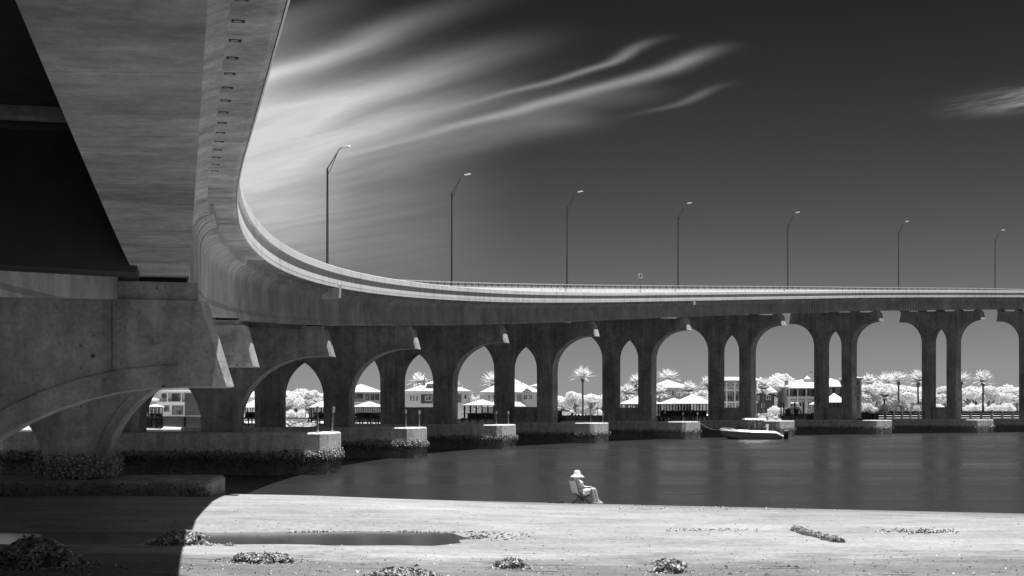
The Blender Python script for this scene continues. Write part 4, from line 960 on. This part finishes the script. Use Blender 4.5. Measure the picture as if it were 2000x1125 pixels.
def ex(root, X_, Z_):
    balcony(root, X_, Z_, 1537, 1590, 768.5, 774.5, -2.2, 9, TRIM); posts(root, X_, Z_, (1538, 1554.5, 1571, 1589), 759.5, 774.4, -2.1, .12); posts(root, X_, Z_, (1538, 1554.5, 1571, 1589), 778, 806, -2.1, .14)
    MB().box(X_(1536), X_(1592), -2.2, -.02, Z_(778.4), Z_(776.8)).build('floor_slab', TRIM, root)
    r_ = MB(); hip(r_, X_(1535), X_(1596), -2.8, .5, Z_(759.4), Z_(753.5), 3, .15); r_.build('veranda_roof', ROOF, root)
    MB().box(X_(1537), X_(1543), 2, 3, Z_(756), Z_(743)).build('chimney', WALLG, root)
    c_ = MB(); hip(c_, X_(1577), X_(1590), 3.2, 4.8, Z_(740), Z_(732.5), 1.0, .1); cu = MB().box(X_(1578), X_(1589), 3.4, 4.6, Z_(746), Z_(740)).build('cupola', TRIM, root); c_.build('cupola_roof', ROOF, cu)
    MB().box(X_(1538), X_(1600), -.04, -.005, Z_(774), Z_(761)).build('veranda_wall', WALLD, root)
house('veranda house with dark balcony openings, chimney and cupola', 330, 1537, 1612, 812, 757, 740, 11, 5, WALLG, ((1542, 1549, 762, 773, 1), (1560, 1567, 762, 773, 1), (1576, 1584, 762, 773, 1), (1545, 1552, 782, 800, 1), (1562, 1570, 782, 800, 1), (1577, 1585, 782, 800, 1)), ROOF, .6, ex)
house('dark walled house with long white roof behind a pier and its pavilion', 338, 1604, 1660, 812, 757, 738, 10, 4, WALLD, ((1619, 1625, 759, 768, 0), (1632, 1640, 759, 768, 1)))
def ex(root, X_, Z_): posts(root, X_, Z_, (1671, 1681), 739.5, 806, -.3, .12, TRIM)
house('tall corner tower house at the left of the pale wood', 335, 1655, 1682, 812, 740, 733, 7, 2.2, WALLG, ((1671, 1678, 743, 754, 0), (1671, 1678, 770, 784, 0)), ROOF, .5, ex)

def pavilion(label, Y, px0, px1, eave, peak, deck, base, ridge, npost, seed, under=True):
    r = random.Random(seed); x0, x1 = wx(px0, Y), wx(px1, Y); cx = (x0 + x1) / 2; zd = wz(deck, Y)
    root = empty('dock_pavilion', (cx, Y, 0)); tag(root, label, 'dock pavilion', 'roofed dock pavilions on the far shore'); a, b = x0 - cx, x1 - cx; D = min(6., (b - a) * .8)
    rm = MB(); hip(rm, a, b, -D / 2, D / 2, wz(eave, Y), wz(peak, Y), ridge, .12); rm.build('roof', ROOF, root)
    for k in range(npost):
        c = a + .5 + (b - a - 1.0) * k / (npost - 1)
        for y in (-D / 2 + .4, D / 2 - .4): MB().box(c - .1, c + .1, y - .1, y + .1, zd - .1, wz(eave, Y) + .05).build('post', TIMB, root)
    MB().box(a - .2, b + .2, -D / 2 - .3, D / 2 + .3, zd - .35, zd).build('deck', TIMB, root)
    rl = MB(); rl.box(a, b, -D / 2 - .25, -D / 2 - .18, zd + .95, zd + 1.05)
    n = int((b - a) / .9)
    for k in range(n + 1): c = a + (b - a) * k / n; rl.box(c - .03, c + .03, -D / 2 - .25, -D / 2 - .19, zd, zd + .95)
    rl.build('railing', TIMB, root)
    MB().box(a * .75, b * .7, D * .1, D * .1 + .5, zd, zd + 1.15).build('bar_counter', TIMB, root)
    zb_ = -1.0; np_ = max(3, int((b - a) / 1.6))
    for k in range(np_ + 1):
        c = a + (b - a) * k / np_
        for y in (-D / 2 + .1, D / 2 - .1): MB().tube([(c, y, zb_), (c + r.uniform(-.05, .05), y, zd - .2)], .16, 7).build('pile', TIMB, root)
    br = MB()
    for k in range(0, np_, 2):
        c0 = a + (b - a) * k / np_; c1 = a + (b - a) * (k + 1) / np_
        br.tube([(c0, -D / 2, .3), (c1, -D / 2, zd - .4)], .08, 5); br.tube([(c1, -D / 2, .3), (c0, -D / 2, zd - .4)], .08, 5)
    br.build('cross_brace', TIMB, root)
    for k in range(int((b - a) / 1.5)):
        c = a + .8 + (b - a - 1.6) * r.random(); y = r.uniform(-D / 4, D / 4); h = r.uniform(.8, 1.4)
        t_ = empty('deck_chair', (cx + c, Y + y, zd), r.uniform(0, 6)); tag(t_, 'dark deck chair standing under a dock pavilion roof', 'deck chair', 'deck chairs under the dock pavilions')
        MB().box(-.3, .3, -.3, .3, .38, .46).build('seat', TIMB if k % 3 else TRIM, t_); MB().add([(-.3, .28, .46), (.3, .28, .46), (.3, .45, h), (-.3, .45, h), (-.3, .34, .46), (.3, .34, .46), (.3, .51, h), (-.3, .51, h)], [(0, 1, 2, 3), (7, 6, 5, 4), (0, 4, 5, 1), (1, 5, 6, 2), (2, 6, 7, 3), (3, 7, 4, 0)]).build('backrest', TIMB if k % 3 else TRIM, t_)
        for sx in (-.26, .26):
            for sy in (-.26, .26): MB().box(sx - .03, sx + .03, sy - .03, sy + .03, 0, .38).build('leg', TIMB, t_)
pavilion('small hip roofed dock pavilion in front of the modern white house', 300, 288, 319, 795.5, 789.5, 818, 838, 1.2, 4, 61)
pavilion('dock pavilion at the left edge of the rock opening', 302, 472, 522, 797, 781, 815, 838, 2.6, 5, 62)
pavilion('dock pavilion at the right edge of the rock opening', 302, 606, 654, 796.5, 783, 816, 838, 2.4, 5, 63)
pavilion('pyramid roofed dock pavilion in front of the house with three framed windows', 302, 690, 752, 795.5, 784, 816, 838, 3.2, 7, 64)
pavilion('wide dock pavilion with flat white roof below the chimney house', 303, 903, 980, 792.5, 780, 817, 838, 4.2, 7, 65)
pavilion('dock pavilion with steep white roof in the narrow opening beside the palm', 303, 1208, 1292, 790, 772, 814, 838, 4.6, 8, 66)
pavilion('left half of the double dock pavilion, the lower of its two peaks', 306, 1284, 1348, 789.5, 777, 812, 838, 3.6, 6, 67)
pavilion('right half of the double dock pavilion with the taller peak', 300, 1312, 1392, 789.5, 770, 812, 838, 4.3, 7, 68)
pavilion('dock pavilion with a peaked white roof between columns, right of the veranda house', 312, 1606, 1652, 787, 768, 808, 834, 2.5, 6, 69)
pavilion('little dark dock shelter left of the tall lone palm', 304, 1074, 1101, 798, 796, 812, 834, .6, 3, 70)

def wallrun(name, label, cat, pts, top, bot, m, th=.4, pile=0, pm_=TIMB, gaps=False):
    root = empty(name, (wx(pts[0][0], pts[0][1]), pts[0][1], 0)); tag(root, label, cat); o = root.location
    for (p0, y0), (p1, y1) in zip(pts[:-1], pts[1:]):
        a = Vector((wx(p0, y0), y0, 0)); b = Vector((wx(p1, y1), y1, 0)); d = (b - a); L = d.length; d.normalize(); n = Vector((-d.y, d.x, 0))
        def bx(s0, s1, off0, off1, z0, z1, mm, nm):
            q = [a + d * s0 + n * off0 - o, a + d * s1 + n * off0 - o, a + d * s1 + n * off1 - o, a + d * s0 + n * off1 - o]
            MB().rings([[(v.x, v.y, z0) for v in q], [(v.x, v.y, z1) for v in q]]).build(nm, mm, root)
        zt, zb_ = wz(top, y0), wz(bot, y0)
        if gaps:
            bx(0, L, -.2, .2, zt - .5, zt, m, 'cap_beam')
            for z in (.28, .52, .76): bx(0, L, 0, .1, zb_ + (zt - zb_) * z - .50, zb_ + (zt - zb_) * z, m, 'wale')
        else: bx(0, L, 0, th, zb_, zt, m, 'wall_panel')
        if pile:
            k = int(L / pile)
            for j in range(k + 1):
                s = min(L - .3, j * pile); bx(s, s + .42, -.45, -.02, zb_ - .4, zt - .02 + (.25 if j % 3 == 0 else 0), pm_, 'pile')
    return root
wallrun('bulkhead', 'dark timber bulkhead below the tall lone palm', 'bulkhead', ((1060, 303), (1200, 306)), 811, 840, TIMB, .4, 2.6)
wallrun('bulkhead', 'grey concrete bulkhead under the modern white house', 'bulkhead', ((270, 299), (400, 299)), 813, 837, WALLG, .4, 5)
wallrun('bulkhead', 'dark bulkhead behind the pavilions left of the lone palm', 'bulkhead', ((650, 308), (1064, 308)), 818, 840, TIMB, .4, 3.2)
wallrun('bulkhead', 'dark bulkhead behind the double pavilion', 'bulkhead', ((1196, 309), (1480, 316)), 812, 838, TIMB, .4, 3.0)
wallrun('bulkhead', 'dark bulkhead beside the boat lift and veranda house', 'bulkhead', ((1524, 317), (1672, 322)), 808, 836, TIMB, .4, 2.6)
wallrun('timber_bulkhead', 'dark timber bulkhead with open slots and pale piles left of the rightmost whole pier', 'bulkhead', ((1710, 346), (1806, 350)), 803, 822, TIMB, .3, 2.4, TIML, True)
wallrun('timber_bulkhead', 'dark timber bulkhead with open slots at the right end of the shore', 'bulkhead', ((1810, 352), (2060, 362)), 803, 822, TIMB, .3, 3.1, TIML, True)
def fence(label, Y, p0, p1, top, bot, m, n):
    root = empty('fence', (wx(p0, Y), Y, wz(bot, Y))); tag(root, label, 'fence'); L = wx(p1, Y) - wx(p0, Y); H = wz(top, Y) - wz(bot, Y)
    MB().box(0, L, -.05, .05, H - .22, H).build('top_rail', m, root); MB().box(0, L, -.04, .04, .1, .2).build('bottom_rail', m, root); pk = MB()
    for k in range(n + 1): c = L * k / n; pk.box(c - .06, c + .06, -.03, .03, .2, H - .22)
    pk.build('picket_panel', m, root)
fence('dark picket fence above the pale rocks in the pointed opening', 304, 548, 604, 815.5, 827, GREYP, 40)
fence('white topped picket fence beside the corner tower', 340, 1664, 1716, 796.5, 806, TRIM, 22)
wallrun('bulkhead', 'dark plank bulkhead under the white topped picket fence', 'bulkhead', ((1660, 338), (1716, 340)), 805, 822, TIMB, .3, .9)
def rocks(label, Y, p0, p1, top, bot, n, seed):
    r = random.Random(seed); vs, fs = [], []
    for k in range(n):
        t = r.random(); px_ = r.uniform(p0, p1); zz = wz(bot, Y) + (wz(top, Y) - wz(bot, Y)) * t; c = Vector((wx(px_, Y), Y + 3.2 * t, zz)); s = r.uniform(.25, .6); o = len(vs)
        q = Matrix.Rotation(r.uniform(0, 6), 3, 'Z') @ Matrix.Rotation(r.uniform(0, 6), 3, 'X')
        for v in ((-1, -.7, -.5), (1, -.8, -.6), (.8, .8, -.5), (-.8, .7, -.6), (-.7, -.6, .5), (.7, -.5, .6), (.6, .6, .45), (-.6, .5, .55)): vs.append(tuple(c + q @ (Vector(v) * s * r.uniform(.8, 1.15))))
        fs += [tuple(o + j for j in f) for f in ((3, 2, 1, 0), (4, 5, 6, 7), (0, 1, 5, 4), (1, 2, 6, 5), (2, 3, 7, 6), (3, 0, 4, 7))]
    tag(raw('rock_bank', vs, fs, ROCK), label, 'rocks', kind='stuff')
rocks('bank of pale broken rocks at the water below the dark picket fence', 297, 546, 612, 826, 840, 150, 81)
rocks('bank of pale rocks left of the boat lift', 311, 1486, 1526, 810, 826, 110, 82)
# boat lift with a small white boat
Y = 312.0; bl = empty('boat_lift', (wx(1548, Y), Y, 0)); tag(bl, 'timber boat lift with tall piles beside the pale rocks', 'boat lift')
for p in (1528, 1549.5, 1566.5):
    for y in (-1.6, 1.6): MB().tube([(wx(p, Y) - bl.location.x, y, -1), (wx(p, Y) - bl.location.x, y, wz(786, Y))], .17, 7).build('pile', TIMB, bl)
MB().box(wx(1530, Y) - bl.location.x, wx(1566, Y) - bl.location.x, -1.7, -1.4, wz(813, Y), wz(811, Y)).build('beam', TIMB, bl)
MB().box(wx(1531, Y) - bl.location.x, wx(1541, Y) - bl.location.x, -1.9, -1.1, wz(812, Y), wz(799, Y)).build('motor_box', BLACK, bl); MB().box(wx(1548, Y) - bl.location.x, wx(1556, Y) - bl.location.x, -1.9, -1.1, wz(812, Y), wz(799, Y)).build('motor_box', BLACK, bl)
lb = empty('lifted_boat', (wx(1550, Y), Y, wz(803, Y))); tag(lb, 'white boat with canvas top hanging in the boat lift', 'boat')
MB().rings([[(x, -wd, h), (x, -wd * .7, .15), (x, 0, -.2), (x, wd * .7, .15), (x, wd, h)] for x, wd, h in ((-1.7, .9, .8), (0, 1.05, .9), (1.0, .9, 1.0), (1.9, .1, 1.1))]).build('hull', WHITE, lb)
MB().rings([[(x, -.7, z), (x, .7, z), (x, .6, z + .12), (x, -.6, z + .12)] for x, z in ((-.8, 1.75), (.2, 1.85), (1.0, 1.75))]).build('canvas_top', WHITE, lb)
for x in (-.7, .8): MB().tube([(x, -.6, .8), (x, -.6, 1.8)], .04, 5).build('top_strut', LAMPH, lb)
um = empty('parasol', (wx(1590, 318), 318, wz(806, 318))); tag(um, 'open pale parasol on the terrace of the veranda house', 'parasol')
MB().tube([(0, 0, 0), (0, 0, 2.3)], .04, 6).build('pole', LAMPH, um); MB().lathe([(1.3, 1.9), (.7, 2.2), (.05, 2.5)], 12).build('canopy', TRIM, um)
for px_, t_, b_, Y, lab in ((597.5, 786, 815, 303, 'thin utility pole beside the small roof in the rock opening'), (1167, 791, 811, 310, 'thin light pole on the bulkhead right of the lone palm')):
    MB().tube([(wx(px_, Y), Y, wz(b_, Y)), (wx(px_, Y), Y, wz(t_, Y))], .1, 6).build('utility_pole', BARK); tag(bpy.data.objects['utility_pole' if px_ < 1000 else 'utility_pole.001'], lab, 'pole')
# parked car by the lone palm
Y = 318; car = empty('parked_car', (wx(1106, Y), Y, wz(812, Y))); tag(car, 'pale parked car at the left foot of the lone palm', 'car')
MB().prism([(-2.1, .35), (2.1, .35), (2.15, .8), (1.2, .95), (-1.3, 1.0), (-2.15, .9)], -.85, .85).build('body', WHITE, car); MB().prism([(-1.5, .98), (1.0, .96), (.5, 1.42), (-1.0, 1.45)], -.7, .7).build('cabin', GLASS, car)
for x in (-1.35, 1.35): MB().tube([(x, -.9, .34), (x, .9, .34)], .34, 12).build('wheel', BLACK, car)
# bird over the cupola
bd = empty('bird', (wx(1583.5, 300), 300, wz(727, 300)), .3); tag(bd, 'dark bird gliding over the cupola', 'bird')
MB().rings([[(x, a * wd, b * wd) for a, b in ((-1, 0), (0, 1), (1, 0), (0, -1))] for x, wd in ((-.35, .02), (-.15, .07), (.05, .1), (.25, .06), (.36, .02))]).build('body', BLACK, bd)
for s in (1, -1): MB().add([(-.1, 0, .03), (.12, 0, .03), (.05, .35 * s, .14), (-.08, .75 * s, .05), (-.12, .35 * s, .13), (-.1, 0, .05), (.12, 0, .05), (.05, .35 * s, .16), (-.08, .75 * s, .06), (-.12, .35 * s, .15)], [(0, 1, 2, 3, 4), (9, 8, 7, 6, 5), (0, 5, 6, 1), (1, 6, 7, 2), (2, 7, 8, 3), (3, 8, 9, 4), (4, 9, 5, 0)]).build('wing', BLACK, bd)
